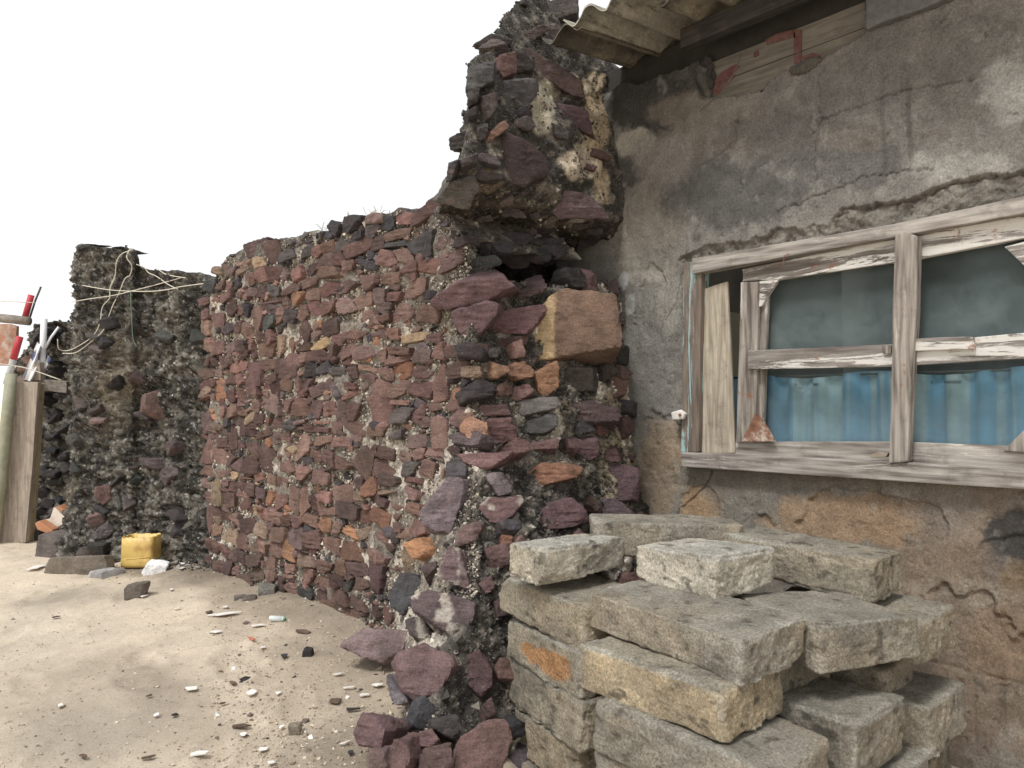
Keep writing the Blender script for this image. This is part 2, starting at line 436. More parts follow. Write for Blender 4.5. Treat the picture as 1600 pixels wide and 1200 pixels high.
endm = sstep(0.10, -0.05, SS.ravel())
disp = disp * (0.75 + 0.9 * endm) + 0.003 - .012 * endm
Pd = (Pf + nrm_flat * disp[:, None]).reshape(P.shape)
# broken top, turned inwards over the wall's thickness
top0 = Pd[:, -1:, :]
inward = np.where((SS[:, :1] < 0)[..., None], np.array([0.0, 1.0, 0]), np.array([1.0, 0.0, 0]))
T = top0 + inward * inn[None, :, None]
Tf = T.reshape(-1, 3); T = (Tf + np.array([0, 0, 1]) * ((0.03 * fbm(Tf * 9, 3, 31) + 0.02 * fbm(Tf * 33, 2, 33)))[:, None]).reshape(T.shape)
RP = np.concatenate([Pd, T], 1)
core_V = RP.reshape(-1, 3); core_F = grid_faces(RP.shape[0], RP.shape[1], True)

# upper mass left hanging above the cavity: lofted rings
def loft_mass():
    #  z, front-left x, front y(left), front y(right), back extra
    tab = np.array([[1.20, 1.90, 2.62, 2.60], [1.45, 1.86, 2.62, 2.60], [1.60, 1.82, 2.55, 2.52], [1.655, 1.66, 2.16, 2.14], [1.675, 1.60, 2.02, 1.99],
                    [1.72, 1.60, 1.97, 1.93], [1.85, 1.64, 1.99, 1.93], [2.00, 1.70, 2.03, 1.96], [2.10, 1.74, 2.08, 2.00], [2.19, 1.86, 2.12, 2.03],
                    [2.30, 1.95, 2.16, 2.07], [2.42, 2.05, 2.20, 2.12], [2.52, 2.16, 2.24, 2.18], [2.57, 2.28, 2.30, 2.26]])
    tab[:, 0] = np.where(tab[:, 0] > 1.7, 1.7 + (tab[:, 0] - 1.7) * 1.17, tab[:, 0])
    tab[3:, 1] -= .045; tab[3:, 2] -= .03; tab[3:, 3] += .075
    zz = np.concatenate([np.arange(1.2, 1.56, .02), np.arange(1.56, 1.70, .0016), np.arange(1.70, 2.72, .008)])
    nr = 260; V = []
    for z in zz:
        xl, yl, yr = [np.interp(z, tab[:, 0], tab[:, k]) for k in (1, 2, 3)]
        c = np.array([[xl, yl], [2.72, yr], [2.72, yr + .5], [xl + .42, yl + .55]])
        ctr = c.mean(0)
        seg = np.linalg.norm(np.roll(c, -1, 0) - c, axis=1); cum = np.concatenate([[0], np.cumsum(seg)])
        q = np.linspace(0, cum[-1], nr, endpoint=False); i = np.searchsorted(cum, q, 'right') - 1
        f = ((q - cum[i]) / seg[i])[:, None]; p = c[i] * (1 - f) + np.roll(c, -1, 0)[i] * f
        V.append(np.concatenate([p, np.full((nr, 1), z)], 1))
    V = np.array(V)                                  # (nz,nr,3)
    for _ in range(10): V[:, :, :2] = V[:, :, :2] * .5 + .25 * (np.roll(V, 1, 1) + np.roll(V, -1, 1))[:, :, :2]
    ctr = V.mean(1, keepdims=True)
    d = V - ctr; d[:, :, 2] = 0; d /= np.linalg.norm(d, axis=-1)[..., None] + 1e-9
    Vf = V.reshape(-1, 3)
    k = 0.045 * fbm(Vf * 7, 3, 41) + 0.022 * fbm(Vf * 24, 3, 43) + 0.007 * fbm(Vf * 90, 2, 47)
    Vf = Vf + d.reshape(-1, 3) * k[:, None]; Vf[:, 2] += 0.02 * fbm(Vf * 11 + 9, 3, 49) + (np.exp(-((Vf[:, 2] - 1.64) / .06) ** 2)) * (.055 * fbm(Vf * np.array([7, 7, 1.5]) + 4, 4, 48) + .02 * fbm(Vf * np.array([26, 26, 4]), 3, 46))
    nz = len(zz); i, j = np.meshgrid(np.arange(nz - 1), np.arange(nr), indexing='ij')
    a = (i * nr + j).ravel(); b = (i * nr + (j + 1) % nr).ravel(); Q = np.stack([a, b, b + nr, a + nr], 1)
    tc = len(Vf); Vf = np.vstack([Vf, Vf[(nz - 1) * nr:nz * nr].mean(0) + [0, 0, .02]])
    top = [((nz - 1) * nr + k_, (nz - 1) * nr + (k_ + 1) % nr, tc, tc) for k_ in range(nr)]
    return Vf, Q, top
mass_V, mass_Q, mass_top = loft_mass()

def mortar_col(V, kind):
    n = fbm(V * 6, 4, 51); n2 = fbm(V * 28, 3, 53); n3 = fbm(V * 2.3, 3, 57)
    pale, grey, dark = lin((212, 200, 182)), lin((136, 126, 113)), lin((70, 66, 61))
    if kind == 'long':
        m = sstep(-.15, .4, n + .6 * n2)[:, None]; c = grey * (1 - m) + pale * m
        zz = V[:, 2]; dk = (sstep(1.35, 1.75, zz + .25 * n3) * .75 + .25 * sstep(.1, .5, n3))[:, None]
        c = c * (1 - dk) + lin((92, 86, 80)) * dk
    elif kind in ('end', 'mass'):
        q_ = .0 if kind == 'mass' else -.12
        m = sstep(-.15 + q_, .6 + q_, n2 + .3 * n)[:, None]; c = dark * (1 - m) + grey * m * .9
        m = sstep(.42 + q_, .6 + q_, n + .3 * n2)[:, None] * .85; c = c * (1 - m) + pale * m
    elif kind == 'dark':
        m = sstep(-.3, .45, n2 + .5 * n)[:, None]; c = lin((54, 51, 47)) * (1 - m) + lin((112, 106, 95)) * m
        m = sstep(.3, .5, fbm(V * 60, 3, 59) + .3 * n)[:, None]; m = m * .8; c = c * (1 - m) + lin((164, 158, 147)) * m
        m = sstep(.2, .55, n3)[:, None] * .5; c = c * (1 - m) + lin((140, 126, 102)) * m
    return c
wall = tag(empty('stone_wall', (1.65, 3.0, 0)), 'tall old wall of purple-brown rubble stone with broken overhanging end against the house', 'wall')
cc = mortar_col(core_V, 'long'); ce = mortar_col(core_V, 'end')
sflag = np.repeat(sv, RP.shape[1]); em = sstep(.12, -.02, sflag)[:, None]; cc = cc * (1 - em) + ce * em
ppx, ppy, _ = project(core_V)
for (x, y, rx, ry, c_, st) in [(965, 690, 30, 120, (176, 158, 124), .8), (900, 705, 60, 40, (150, 138, 116), .5), (930, 640, 60, 20, (160, 146, 122), .6), (890, 445, 50, 18, (150, 142, 128), .6)]:
    e = np.hypot((ppx - x) / rx, (ppy - y) / ry) + .5 * fbm(core_V * 14, 3, x); m = ((1 - sstep(.7, 1.1, e)) * st * (sflag < .1))[:, None]
    cc = cc * (1 - m) + lin(c_) * m
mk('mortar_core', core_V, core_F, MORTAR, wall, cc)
cm = mortar_col(mass_V, 'mass'); ppx, ppy, _ = project(mass_V)
frontish = mass_V[:, 1] < 2.3
for (x, y, rx, ry, c_, st) in [(850, 155, 26, 50, (196, 184, 158), .9), (930, 190, 22, 85, (194, 172, 136), .95), (905, 255, 32, 30, (206, 188, 162), .95), (940, 290, 14, 40, (190, 168, 134), .9),
                               (900, 135, 30, 14, (196, 180, 150), .8), (755, 285, 26, 18, (140, 116, 84), .8), (800, 320, 60, 10, (150, 140, 118), .6), (955, 150, 14, 50, (60, 58, 56), .9)]:
    e = np.hypot((ppx - x) / rx, (ppy - y) / ry) + .55 * fbm(mass_V * 16, 3, x); m = ((1 - sstep(.75, 1.0, e)) * st * frontish)[:, None]
    cm = cm * (1 - m) + lin(c_) * m
m = sstep(1.70, 1.65, mass_V[:, 2])[:, None] * .7; cm = cm * (1 - m) + lin((70, 60, 52)) * m      # broken underside, darkened to paint in the cavity's shade
mass_F = [tuple(q) for q in mass_Q.tolist()] + [(a, b, c) for a, b, c, _ in mass_top]
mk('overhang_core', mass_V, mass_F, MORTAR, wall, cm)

bvh_core = BVHTree.FromPolygons(np.vstack([core_V, mass_V]).tolist(),
    core_F.tolist() + (mass_Q + len(core_V)).tolist())
def cast(px, py, bvh):
    d = Vector(ray(px, py)).normalized(); h = bvh.ray_cast(Vector(C0), d)
    return (None, None) if h[0] is None else (np.array(h[0]), np.array(h[1]))

PURP = [(124, 93, 84), (112, 83, 75), (132, 101, 90), (104, 78, 72), (118, 88, 79), (136, 103, 90), (120, 94, 89), (110, 86, 82), (128, 92, 82)]
BROWN = [(140, 108, 90), (146, 106, 82), (134, 104, 92), (144, 118, 100)]
TAN = [(168, 138, 106), (160, 132, 106), (176, 148, 112)]
ORAN = [(158, 110, 78), (152, 102, 72), (164, 118, 84)]
DARK = [(74, 66, 66), (66, 62, 64), (84, 74, 74), (60, 56, 58)]
def pick(lst): return lin(np.array(lst[R.integers(len(lst))]) * np.clip(R.normal(.97, .10), .75, 1.15) + R.normal(0, 1.5, 3))
stones = []        # dicts: V,Q,col,area
def stone_from_poly2d(center, ax, poly, prot, depth, n, color, seed, p=20, facets=2, tilt=.22, amp=.006, strat=.0018):
    """poly: list of 2D points (local t,b) convex hull; front protrusion prot; back depth"""
    pts = np.array(poly, float); c = (pts.min(0) + pts.max(0)) / 2 * .5 + pts.mean(0) * .5; pts = (pts - c) * 1.08
    # convex hull
    o = sorted(map(tuple, pts)); lo = []; hi = []
    def cr(a, b, q): return (b[0] - a[0]) * (q[1] - a[1]) - (b[1] - a[1]) * (q[0] - a[0])
    for q in o:
        while len(lo) > 1 and cr(lo[-2], lo[-1], q) <= 0: lo.pop()
        lo.append(q)
    for q in o[::-1]:
        while len(hi) > 1 and cr(hi[-2], hi[-1], q) <= 0: hi.pop()
        hi.append(q)
    hull = np.array(lo[:-1] + hi[:-1])
    N = []; D = []
    for i in range(len(hull)):
        a, b = hull[i], hull[(i + 1) % len(hull)]; e = b - a; L = np.linalg.norm(e)
        if L < 1e-5: continue
        nn = np.array([e[1], -e[0]]) / L; dd = nn @ a
        if dd < 1e-3: dd = 1e-3
        tl = R.normal(0.05, .12); v = np.array([nn[0], nn[1], tl]); v /= np.linalg.norm(v); N.append(v); D.append(dd)
    ext = np.array([np.abs(hull[:, 0]).max(), np.abs(hull[:, 1]).max(), max(prot, depth) * .8])
    return finish_stone(center + c @ ax[:2], ax, N, D, ext, prot, depth, n, color, seed, p, facets, tilt, amp, strat)
def finish_stone(center, ax, N, D, ext, prot, depth, n, color, seed, p, facets, tilt, amp, strat):
    N = list(N); D = list(D)
    v = np.array([R.normal(0, tilt * .5), R.normal(0, tilt * .5), 1]); v /= np.linalg.norm(v); N.append(v); D.append(prot)
    for _ in range(facets):
        a = R.uniform(0, 2 * math.pi); k = R.uniform(.5, 1.3); v = np.array([math.cos(a) * k, math.sin(a) * k, 1]); v /= np.linalg.norm(v)
        sup = abs(v[0]) * ext[0] + abs(v[1]) * ext[1] + v[2] * prot
        N.append(v); D.append(sup * R.uniform(.70, .94))
    N.append(np.array([0, 0, -1.0])); D.append(depth)
    V, Q, L = rock(center, ax, np.array(N), np.maximum(np.array(D), 1.5e-3), ext, n, p, amp, 24, .0028, seed, strat)
    return dict(V=V, Q=Q, col=color, c=center, n=ax[2], ext=ext, L=L)

# ---- traced stones of the broken end and overhang: (pixels), colour list or rgb, protrusion
T_ = [
 ([(902,0),(950,8),(948,35),(918,39),(905,20)], (104,92,92), .03), ([(845,8),(900,-6),(902,25),(865,35),(840,30)], (84,78,76), .03),
 ([(805,60),(840,42),(865,38),(835,55),(815,72),(804,75)], (92,78,76), .03), ([(840,50),(865,38),(890,55),(878,72),(860,75)], (106,92,90), .02),
 ([(815,80),(830,82),(905,125),(911,151),(890,147),(852,125),(815,97)], (104,86,84), .02), ([(800,80),(815,78),(813,100),(832,112),(803,118)], (78,70,68), .03),
 ([(775,92),(800,85),(801,120),(780,130),(771,115)], (112,84,80), .04), ([(735,108),(772,100),(770,130),(740,147),(729,142)], (82,80,80), .06),
 ([(787,128),(830,125),(837,138),(827,160),(815,172),(800,163),(780,162)], (84,80,80), .035), ([(732,147),(750,145),(747,162),(732,170)], (76,70,70), .05),
 ([(747,153),(770,147),(775,172),(762,192),(747,197)], (90,78,76), .04), ([(725,179),(746,167),(747,185),(732,190)], (74,68,70), .05),
 ([(707,220),(735,205),(737,225),(722,235),(707,235)], (76,70,70), .05), ([(760,210),(782,192),(790,205),(765,220),(747,235)], (128,96,80), .03),
 ([(870,162),(890,167),(915,175),(915,190),(927,212),(912,207),(897,195),(875,185)], (96,76,80), .012), ([(862,192),(890,205),(885,217),(867,215)], (92,86,84), .015),
 ([(800,187),(825,182),(837,197),(820,207),(802,200)], (86,76,74), .02), ([(766,235),(790,210),(830,228),(857,256),(850,275),(820,290),(778,284)], (76,62,62), .03),
 ([(919,232),(940,237),(954,247),(947,252),(920,245)], (96,72,66), .015), ([(915,255),(932,260),(927,267),(915,265)], (92,70,66), .012),
 ([(717,250),(745,240),(740,260),(715,270)], (78,70,70), .05), ([(702,265),(720,250),(715,272),(701,279)], (74,68,70), .05),
 ([(682,305),(705,280),(735,272),(745,295),(730,322),(680,311)], (96,90,84), .05), ([(845,315),(875,295),(915,305),(940,327),(947,340),(877,340),(852,325)], (104,84,86), .03),
 ([(780,312),(800,300),(800,317),(780,320)], (92,78,74), .02), ([(740,337),(765,330),(770,342),(740,347)], (88,78,76), .03), ([(825,332),(840,327),(845,337),(830,340)], (86,80,78), .02),
 ([(745,197),(762,195),(757,215),(742,222)], (80,74,72), .03), ([(860,100),(890,110),(880,125),(862,118)], (88,84,82), .015),
 ([(865,430),(900,397),(932,390),(955,415),(890,440),(860,442)], (106,82,84), .04), ([(682,465),(732,432),(780,430),(802,450),(765,470),(722,470),(690,482),(680,477)], (112,84,86), .05),
 ([(780,470),(815,450),(852,442),(847,455),(800,472)], (98,78,78), .03), ([(705,487),(760,470),(782,475),(780,492),(760,515),(740,527),(725,525)], (108,82,84), .05),
 ([(762,505),(790,487),(847,477),(850,487),(825,520),(770,520)], (110,80,82), .04), ([(824,556),(830,505),(855,477),(890,460),(952,467),(961,530),(960,552),(890,551),(865,553),(832,565)], (118,92,74), .10),
 ([(935,452),(962,437),(964,462),(945,462)], (92,74,72), .02), ([(955,495),(975,495),(975,507),(960,508)], (78,66,66), .015), ([(780,530),(825,522),(815,540),(780,542)], (88,66,64), .02),
 ([(752,545),(780,540),(772,560),(760,560)], (92,88,86), .03), ([(797,607),(820,602),(835,615),(815,627),(799,625)], (122,90,86), .03), ([(832,582),(870,565),(870,602),(847,617),(837,610)], (168,122,88), .03),
 ([(872,572),(925,575),(925,610),(890,610),(872,602)], (92,84,80), .02), ([(940,592),(962,585),(981,597),(975,617),(952,625),(940,612)], (112,82,76), .015),
 ([(797,635),(822,625),(865,622),(870,635),(850,647),(815,655),(800,647)], (108,102,98), .05), ([(870,632),(922,627),(960,642),(962,660),(902,662),(872,652)], (94,76,76), .02),
 ([(740,632),(790,632),(795,647),(745,650)], (112,84,82), .04), ([(752,675),(765,655),(797,655),(807,680),(805,690),(757,687)], (120,88,86), .045),
 ([(812,660),(865,647),(865,670),(845,680),(812,677)], (86,84,82), .03), ([(820,695),(870,687),(867,705),(825,707)], (118,88,84), .03), ([(897,685),(932,687),(935,712),(917,717),(900,710)], (104,78,80), .015),
 ([(944,702),(962,700),(970,720),(944,720)], (100,74,72), .012), ([(975,715),(992,710),(990,722)], (98,74,72), .01), ([(942,725),(995,735),(995,782),(945,777)], (98,74,78), .015),
 ([(931,810),(940,780),(962,782),(987,802),(985,812),(931,818)], (96,78,82), .02), ([(717,710),(800,707),(790,720),(762,737),(725,725)], (124,92,90), .05), ([(700,722),(720,717),(737,735),(735,750),(702,750)], (84,78,80), .04),
 ([(755,745),(785,740),(800,762),(795,772),(775,775)], (122,108,108), .03), ([(800,757),(840,727),(875,725),(907,737),(890,750),(815,767)], (150,104,78), .04),
 ([(665,800),(702,755),(735,757),(737,775),(712,810),(710,837),(672,825)], (124,108,112), .07), ([(745,792),(765,780),(810,777),(815,787),(787,822),(765,820)], (120,90,88), .05),
 ([(835,825),(830,800),(865,785),(890,780),(912,800),(917,812),(865,825)], (108,80,82), .04), ([(715,852),(717,830),(750,815),(755,825),(745,847),(725,852)], (120,94,90), .04), ([(780,840),(800,837),(802,858),(785,862)], (140,96,76), .02),
 ([(636,852),(669,840),(693,849),(687,873),(654,874)], (186,130,84), .05), ([(633,858),(651,873),(651,894),(636,894)], (160,136,108), .03), ([(616,930),(630,900),(657,900),(672,915),(648,939),(633,960),(618,945)], (78,76,78), .05),
 ([(663,885),(684,879),(687,894),(669,912)], (100,82,80), .03), ([(693,903),(711,858),(726,861),(744,924),(717,909)], (122,98,98), .05), ([(654,945),(681,927),(720,939),(747,948),(747,966),(729,1002),(702,996),(672,975),(654,960)], (98,82,82), .07),
 ([(555,1002),(576,984),(630,987),(645,1005),(639,1020),(615,1038),(603,1035),(558,1014)], (132,110,108), .09), ([(640,978),(672,975),(681,993),(669,1005),(648,999)], (92,80,80), .04),
 ([(621,1047),(639,1020),(669,1011),(708,1029),(717,1050),(696,1089),(672,1104),(630,1074)], (118,92,90), .08), ([(720,1032),(750,1017),(768,1044),(768,1074),(747,1092),(720,1068)], (98,74,74), .06),
 ([(570,1140),(585,1116),(609,1125),(618,1140),(609,1167),(582,1164)], (112,86,86), .06), ([(612,1050),(627,1068),(651,1095),(630,1101),(618,1080)], (126,116,120), .04), ([(609,1207),(624,1155),(642,1158),(651,1185),(642,1210)], (112,84,80), .04),
 ([(675,1125),(711,1119),(720,1140),(696,1152),(675,1140)], (72,66,64), .03), ([(651,1149),(672,1140),(687,1161),(672,1173),(654,1167)], (116,86,84), .04), ([(708,1212),(720,1155),(756,1131),(783,1128),(789,1155),(768,1212)], (122,92,86), .06),
 ([(756,1101),(768,1095),(774,1119),(759,1125)], (104,80,76), .02), ([(744,915),(768,900),(774,918),(756,930)], (116,88,86), .03), ([(660,1180),(700,1172),(705,1205),(660,1215)], (100,78,74), .04),
 ([(755,860),(790,850),(800,880),(765,890)], (110,82,80), .03), ([(770,940),(790,930),(795,960),(775,965)], (96,76,74), .03), ([(590,1170),(608,1172),(612,1200),(588,1205)], (120,96,92), .03),
]
def hit_near(px, py):
    for dx in (0, 8, 16, 26, 38, 52, 70):
        h, n = cast(px + dx, py, bvh_core)
        if h is not None and (h - C0) @ FW < 3.6: return h, n
    return None, None
traced_px = []
for k, (poly, c_, prot) in enumerate(T_):
    q = np.array(poly, float); m0 = q.mean(0)
    h, n = hit_near(*m0)
    if h is None: continue
    depth = (h - C0) @ FW; rz = ray(*m0)[2]
    if rz < 0: depth = min(depth, (.075 - CAMZ) / rz)          # never below the sand
    ctr = C0 + ray(*m0) * depth
    # a broad, steady surface normal: average of several hits
    ns = [n] + [v for v in (cast(*(m0 + (p_ - m0) * .8), bvh_core)[1] for p_ in q) if v is not None]
    nav = np.mean(ns, 0); nav /= np.linalg.norm(nav) + 1e-9
    view = -ray(*m0); view /= np.linalg.norm(view)
    nn = .45 * nav + .75 * view; ax = frame(nn)
    pl = []
    for x, y in poly:
        d = ray(x, y); t = ((ctr - C0) @ ax[2]) / (d @ ax[2]); v = C0 + d * t - ctr; pl.append((v @ ax[0], v @ ax[1]))
    pl = np.array(pl); size = np.sqrt(np.ptp(pl[:, 0]) * np.ptp(pl[:, 1]))
    big = size > .12
    st = stone_from_poly2d(ctr, ax, pl, prot * .8 + .01, .05 + .45 * size, 20 if size > .16 else 16 if size > .09 else 11, lin(c_), k * 3 + 1, 44, 4 if big else 3, .3, .009 if big else .005, .003)
    st['traced'] = True
    if k == 34:      # the large squared block: fresh broken tan side, weathered brown face
        tl = st['L'][:, 0]; nv = fbm(st['V'] * 40, 3, 4)
        m = sstep(-.062, -.072, tl + .006 * nv)[:, None]; st['col'] = lin((122, 96, 78)) * (1 - m) + lin((190, 160, 114)) * m
    if k in (70, 68, 72, 67, 59):   # mortar or lichen smears on some stones
        nv = fbm(st['V'] * 17, 4, k); m = (sstep(.12, .3, nv) * .8)[:, None]; st['col'] = st['col'] * (1 - m) + lin((196, 184, 168)) * m
    stones.append(st); traced_px.append(q)
def in_traced(px, py):
    for q in traced_px:
        if q[:, 0].min() - 4 < px < q[:, 0].max() + 4 and q[:, 1].min() - 3 < py < q[:, 1].max() + 3: return True
    return False

# ---- coursed rubble of the long face
def course_seeds(s0, s1, z0, topf, hs, ws, jit=.28):
    out = []; z = z0
    while z < 1.95:
        rh = R.uniform(*hs); s = s0 + R.uniform(0, .1)
        while s < s1:
            wd = ws[0] + (ws[1] - ws[0]) * R.beta(1.6, 2.4)
            ss = s + wd / 2; zz = z + rh / 2 + .02 * math.sin(ss * 2.2 + z * 3) + R.normal(0, jit * .4) * rh
            if zz < topf(ss) - .012 and ss < s1: out.append((ss, zz, wd, rh))
            s += wd
        z += rh
    return np.array(out)
def voronoi_stones(seeds, surf, colorf, gap, prot, n, skip=None, keep=1.0, cutp=.75, depth=.06, seed0=1000, flat=1.0):
    res = []
    pw = (seeds[:, 2] * seeds[:, 3]) * R.uniform(-.12, .16, len(seeds))
    for i, (s, z, wd, rh) in enumerate(seeds):
        if R.random() > keep: continue
        Pc = surf(s, z); px, py, dp = [float(v[0]) for v in project(Pc)]
        if skip is not None and skip(px, py, s, z): continue
        e = .02; ts = surf(s + e, z) - surf(s - e, z); tz = surf(s, z + e) - surf(s, z - e)
        ts /= np.linalg.norm(ts); nn = np.cross(tz, ts); nn /= np.linalg.norm(nn)
        if nn @ (C0 - Pc) < 0: nn = -nn
        ax = frame(nn); sgn = 1.0 if ax[0] @ ts > 0 else -1.0
        d = seeds[:, :2] - np.array([s, z]); d[:, 0] *= sgn
        L = np.hypot(d[:, 0], d[:, 1]); o = np.argsort(L)[1:15]
        N = []; D = []; g = R.uniform(*gap)
        for j in o:
            u = d[j] / L[j]; tl = R.normal(.08, .12); v = np.array([u[0], u[1], tl]); v /= np.linalg.norm(v)
            N.append(v); D.append(max((L[j] ** 2 + pw[i] - pw[j]) / (2 * L[j]) - g, .008))
        for u, q in (((1, 0), wd * .66), ((-1, 0), wd * .66), ((0, 1), rh * .78), ((0, -1), rh * .78)):
            a = R.normal(0, .22); ca, sa = math.cos(a), math.sin(a)
            N.append(np.array([u[0] * ca - u[1] * sa, u[0] * sa + u[1] * ca, .08])); D.append(max(q - g, .012))
        ext = np.array([wd * .5, rh * .5, .05])
        for _ in range(R.integers(0, 3)):
            if R.random() < cutp * .6:
                a = R.uniform(0, 2 * math.pi); v = np.array([math.cos(a), math.sin(a), .1]); sup = abs(v[0]) * wd * .5 + abs(v[1]) * rh * .5
                N.append(v); D.append(sup * R.uniform(.68, .9))
        a = R.normal(0, .12); rot = np.array([[math.cos(a), math.sin(a), 0], [-math.sin(a), math.cos(a), 0], [0, 0, 1]]); 
        st = finish_stone(Pc + nn * .004, rot @ ax if False else ax, N, D, ext, R.uniform(*prot), depth, n, colorf(px, py, s, z), seed0 + i, 40, R.integers(2, 5), .32 * flat, .007, .003)
        st['px'] = (px, py); res.append(st)
    return res
ACC = [(498,538,'Y'),(340,430,'B'),(395,690,'Y'),(408,690,'T'),(372,690,'T'),(513,820,'O'),(555,832,'O'),(590,828,'T'),(640,432,'O'),(632,590,'B'),(645,370,'B'),(690,370,'O'),(660,632,'O'),(700,640,'B'),
       (375,832,'T'),(385,830,'O'),(440,775,'T'),(455,775,'T'),(497,722,'T'),(510,765,'T'),(570,740,'T'),(545,700,'B'),(435,730,'O'),(425,780,'O'),(570,460,'B'),(488,565,'B'),(500,500,'O'),(405,415,'T'),(385,412,'B'),(635,585,'O'),
       (670,770,'R'),(660,800,'R'),(560,860,'B'),(480,870,'B'),(620,775,'B'),(455,800,'O'),(385,505,'B'),(340,640,'O'),(470,460,'O'),(625,705,'B'),(590,650,'B')]
def long_col(px, py, s, z):
    best = min(ACC, key=lambda a: abs(a[0] - px) + abs(a[1] - py)); dd = abs(best[0] - px) + abs(best[1] - py)
    if dd < 11:
        return {'Y': pick([(186, 154, 104)]), 'T': pick(TAN), 'O': pick(ORAN), 'B': pick(BROWN), 'R': pick([(136, 78, 72)])}[best[2]]
    tp = float(ztop(np.array([s]))[0]) - z
    u = R.random()
    if tp < .14 and u < .55: return pick(DARK) * 1.3
    if tp < .45 and u < .18: return pick(DARK) * 1.4
    if u < .03: return pick(TAN)
    if u < .13: return pick(BROWN)
    if u < .15: return pick(ORAN)
    if u < .185: return pick(DARK) * 1.4
    return pick(PURP)
surf_main = lambda s, z: Rb(np.array(s), np.array(z))
hole = (545, 512)
def skip_long(px, py, s, z):
    if (px - hole[0]) ** 2 + (py - hole[1]) ** 2 < 13 ** 2: return True
    return px > 600 and in_traced(px, py)
def row_stones(s0, s1, z0, hs, ws, surf, topf, colorf, skip, seed0):
    z = z0; r = 0; carry = []; res = []
    while z < 1.9:
        rh = hs[0] + (hs[1] - hs[0]) * R.beta(1.5, 2.0)
        zb = lambda q, r=r, z=z: z + .022 * math.sin(q * 2.6 + r * .35) + .012 * math.sin(q * 7.1 + r * 1.3)
        nxt = []; x = s0 - R.uniform(0, .08); sl0 = R.normal(0, .2)
        while x < s1:
            wd = (ws[0] + (ws[1] - ws[0]) * R.beta(1.3, 2.6)) * (.75 + .45 * rh / hs[1])
            sl1 = R.normal(0, .42); m = x + wd / 2; lo = zb(m) ; hi = lo + rh
            occ = next((c for c in carry if c[0] < m < c[1]), None)
            g = R.uniform(.0015, .0065)
            parts = []
            if occ is not None:
                x = max(x + .02, occ[1]); sl0 = R.normal(0, .2); continue
            u = R.random()
            if u < .09 and wd > .09:
                hi = lo + rh * R.uniform(1.5, 1.9); nxt.append((x - .01, x + wd + .01)); parts = [(0, 1)]
            elif u < .17: k = R.uniform(.34, .66); parts = [(0, k), (k, 1)]
            elif u < .34: k = R.uniform(.64, .8); parts = [(0, k), (k + .05, R.uniform(.92, .99))]
            else: parts = [(R.uniform(.0, .06), R.uniform(.84, .97))]
            for (f0, f1) in parts:
                h0, h1 = lo + (hi - lo) * f0 + g, lo + (hi - lo) * f1 - g; hh = h1 - h0; jt = .11 * min(hh, wd)
                if hh < .012: continue
                cz = (h0 + h1) / 2
                if cz > topf(m) - .005: continue
                dx0, dx1 = sl0 * hh * .5, sl1 * hh * .5
                P_ = [(x + g - dx0, h0), (m + R.normal(0, wd * .12), h0 - R.uniform(0, .08) * hh), (x + wd - g - dx1, h0), (x + wd - g + R.normal(0, .04) * wd, cz),
                      (x + wd - g + dx1, h1), (m + R.normal(0, wd * .16), h1 + R.uniform(-.02, .13) * hh), (x + g + dx0, h1), (x + g - R.normal(0, .04) * wd, cz)]
                P_ = np.array(P_) + R.normal(0, 1, (8, 2)) * jt
                ra = R.normal(0, .13); cm_ = P_.mean(0); P_ = (P_ - cm_) @ np.array([[math.cos(ra), math.sin(ra)], [-math.sin(ra), math.cos(ra)]]) + cm_
                for _ in range(R.integers(0, 3)): P_ = np.delete(P_, R.integers(len(P_)), 0)       # a knocked-off corner
                Pc = surf(m, cz); px, py, dp = [float(v[0]) for v in project(Pc)]
                if skip(px, py, m, cz): continue
                e = .02; ts = surf(m + e, cz) - surf(m - e, cz); tz = surf(m, cz + e) - surf(m, cz - e); ts /= np.linalg.norm(ts)
                nn = np.cross(tz, ts); nn /= np.linalg.norm(nn)
                if nn @ (C0 - Pc) < 0: nn = -nn
                ax = frame(nn); sg = 1.0 if ax[0] @ ts > 0 else -1.0
                loc = (P_ - np.array([m, cz])) * np.array([sg, 1]) / 1.08
                st = stone_from_poly2d(Pc + nn * .002, ax, loc, R.uniform(.010, .027), .055, 11, colorf(px, py, m, cz) * .86, seed0 + len(res), 50, R.integers(0, 3), .26, .0065, .0035)
                st['px'] = (px, py); st['sz'] = P_; res.append(st)
            x += wd; sl0 = sl1
        carry = nxt; z += rh; r += 1
    return res
rows_ = row_stones(.04, SL + .02, -.10, (.052, .108), (.065, .205), surf_main, lambda q: float(ztop(np.array([q]))[0]), long_col, skip_long, 1000)
stones += rows_
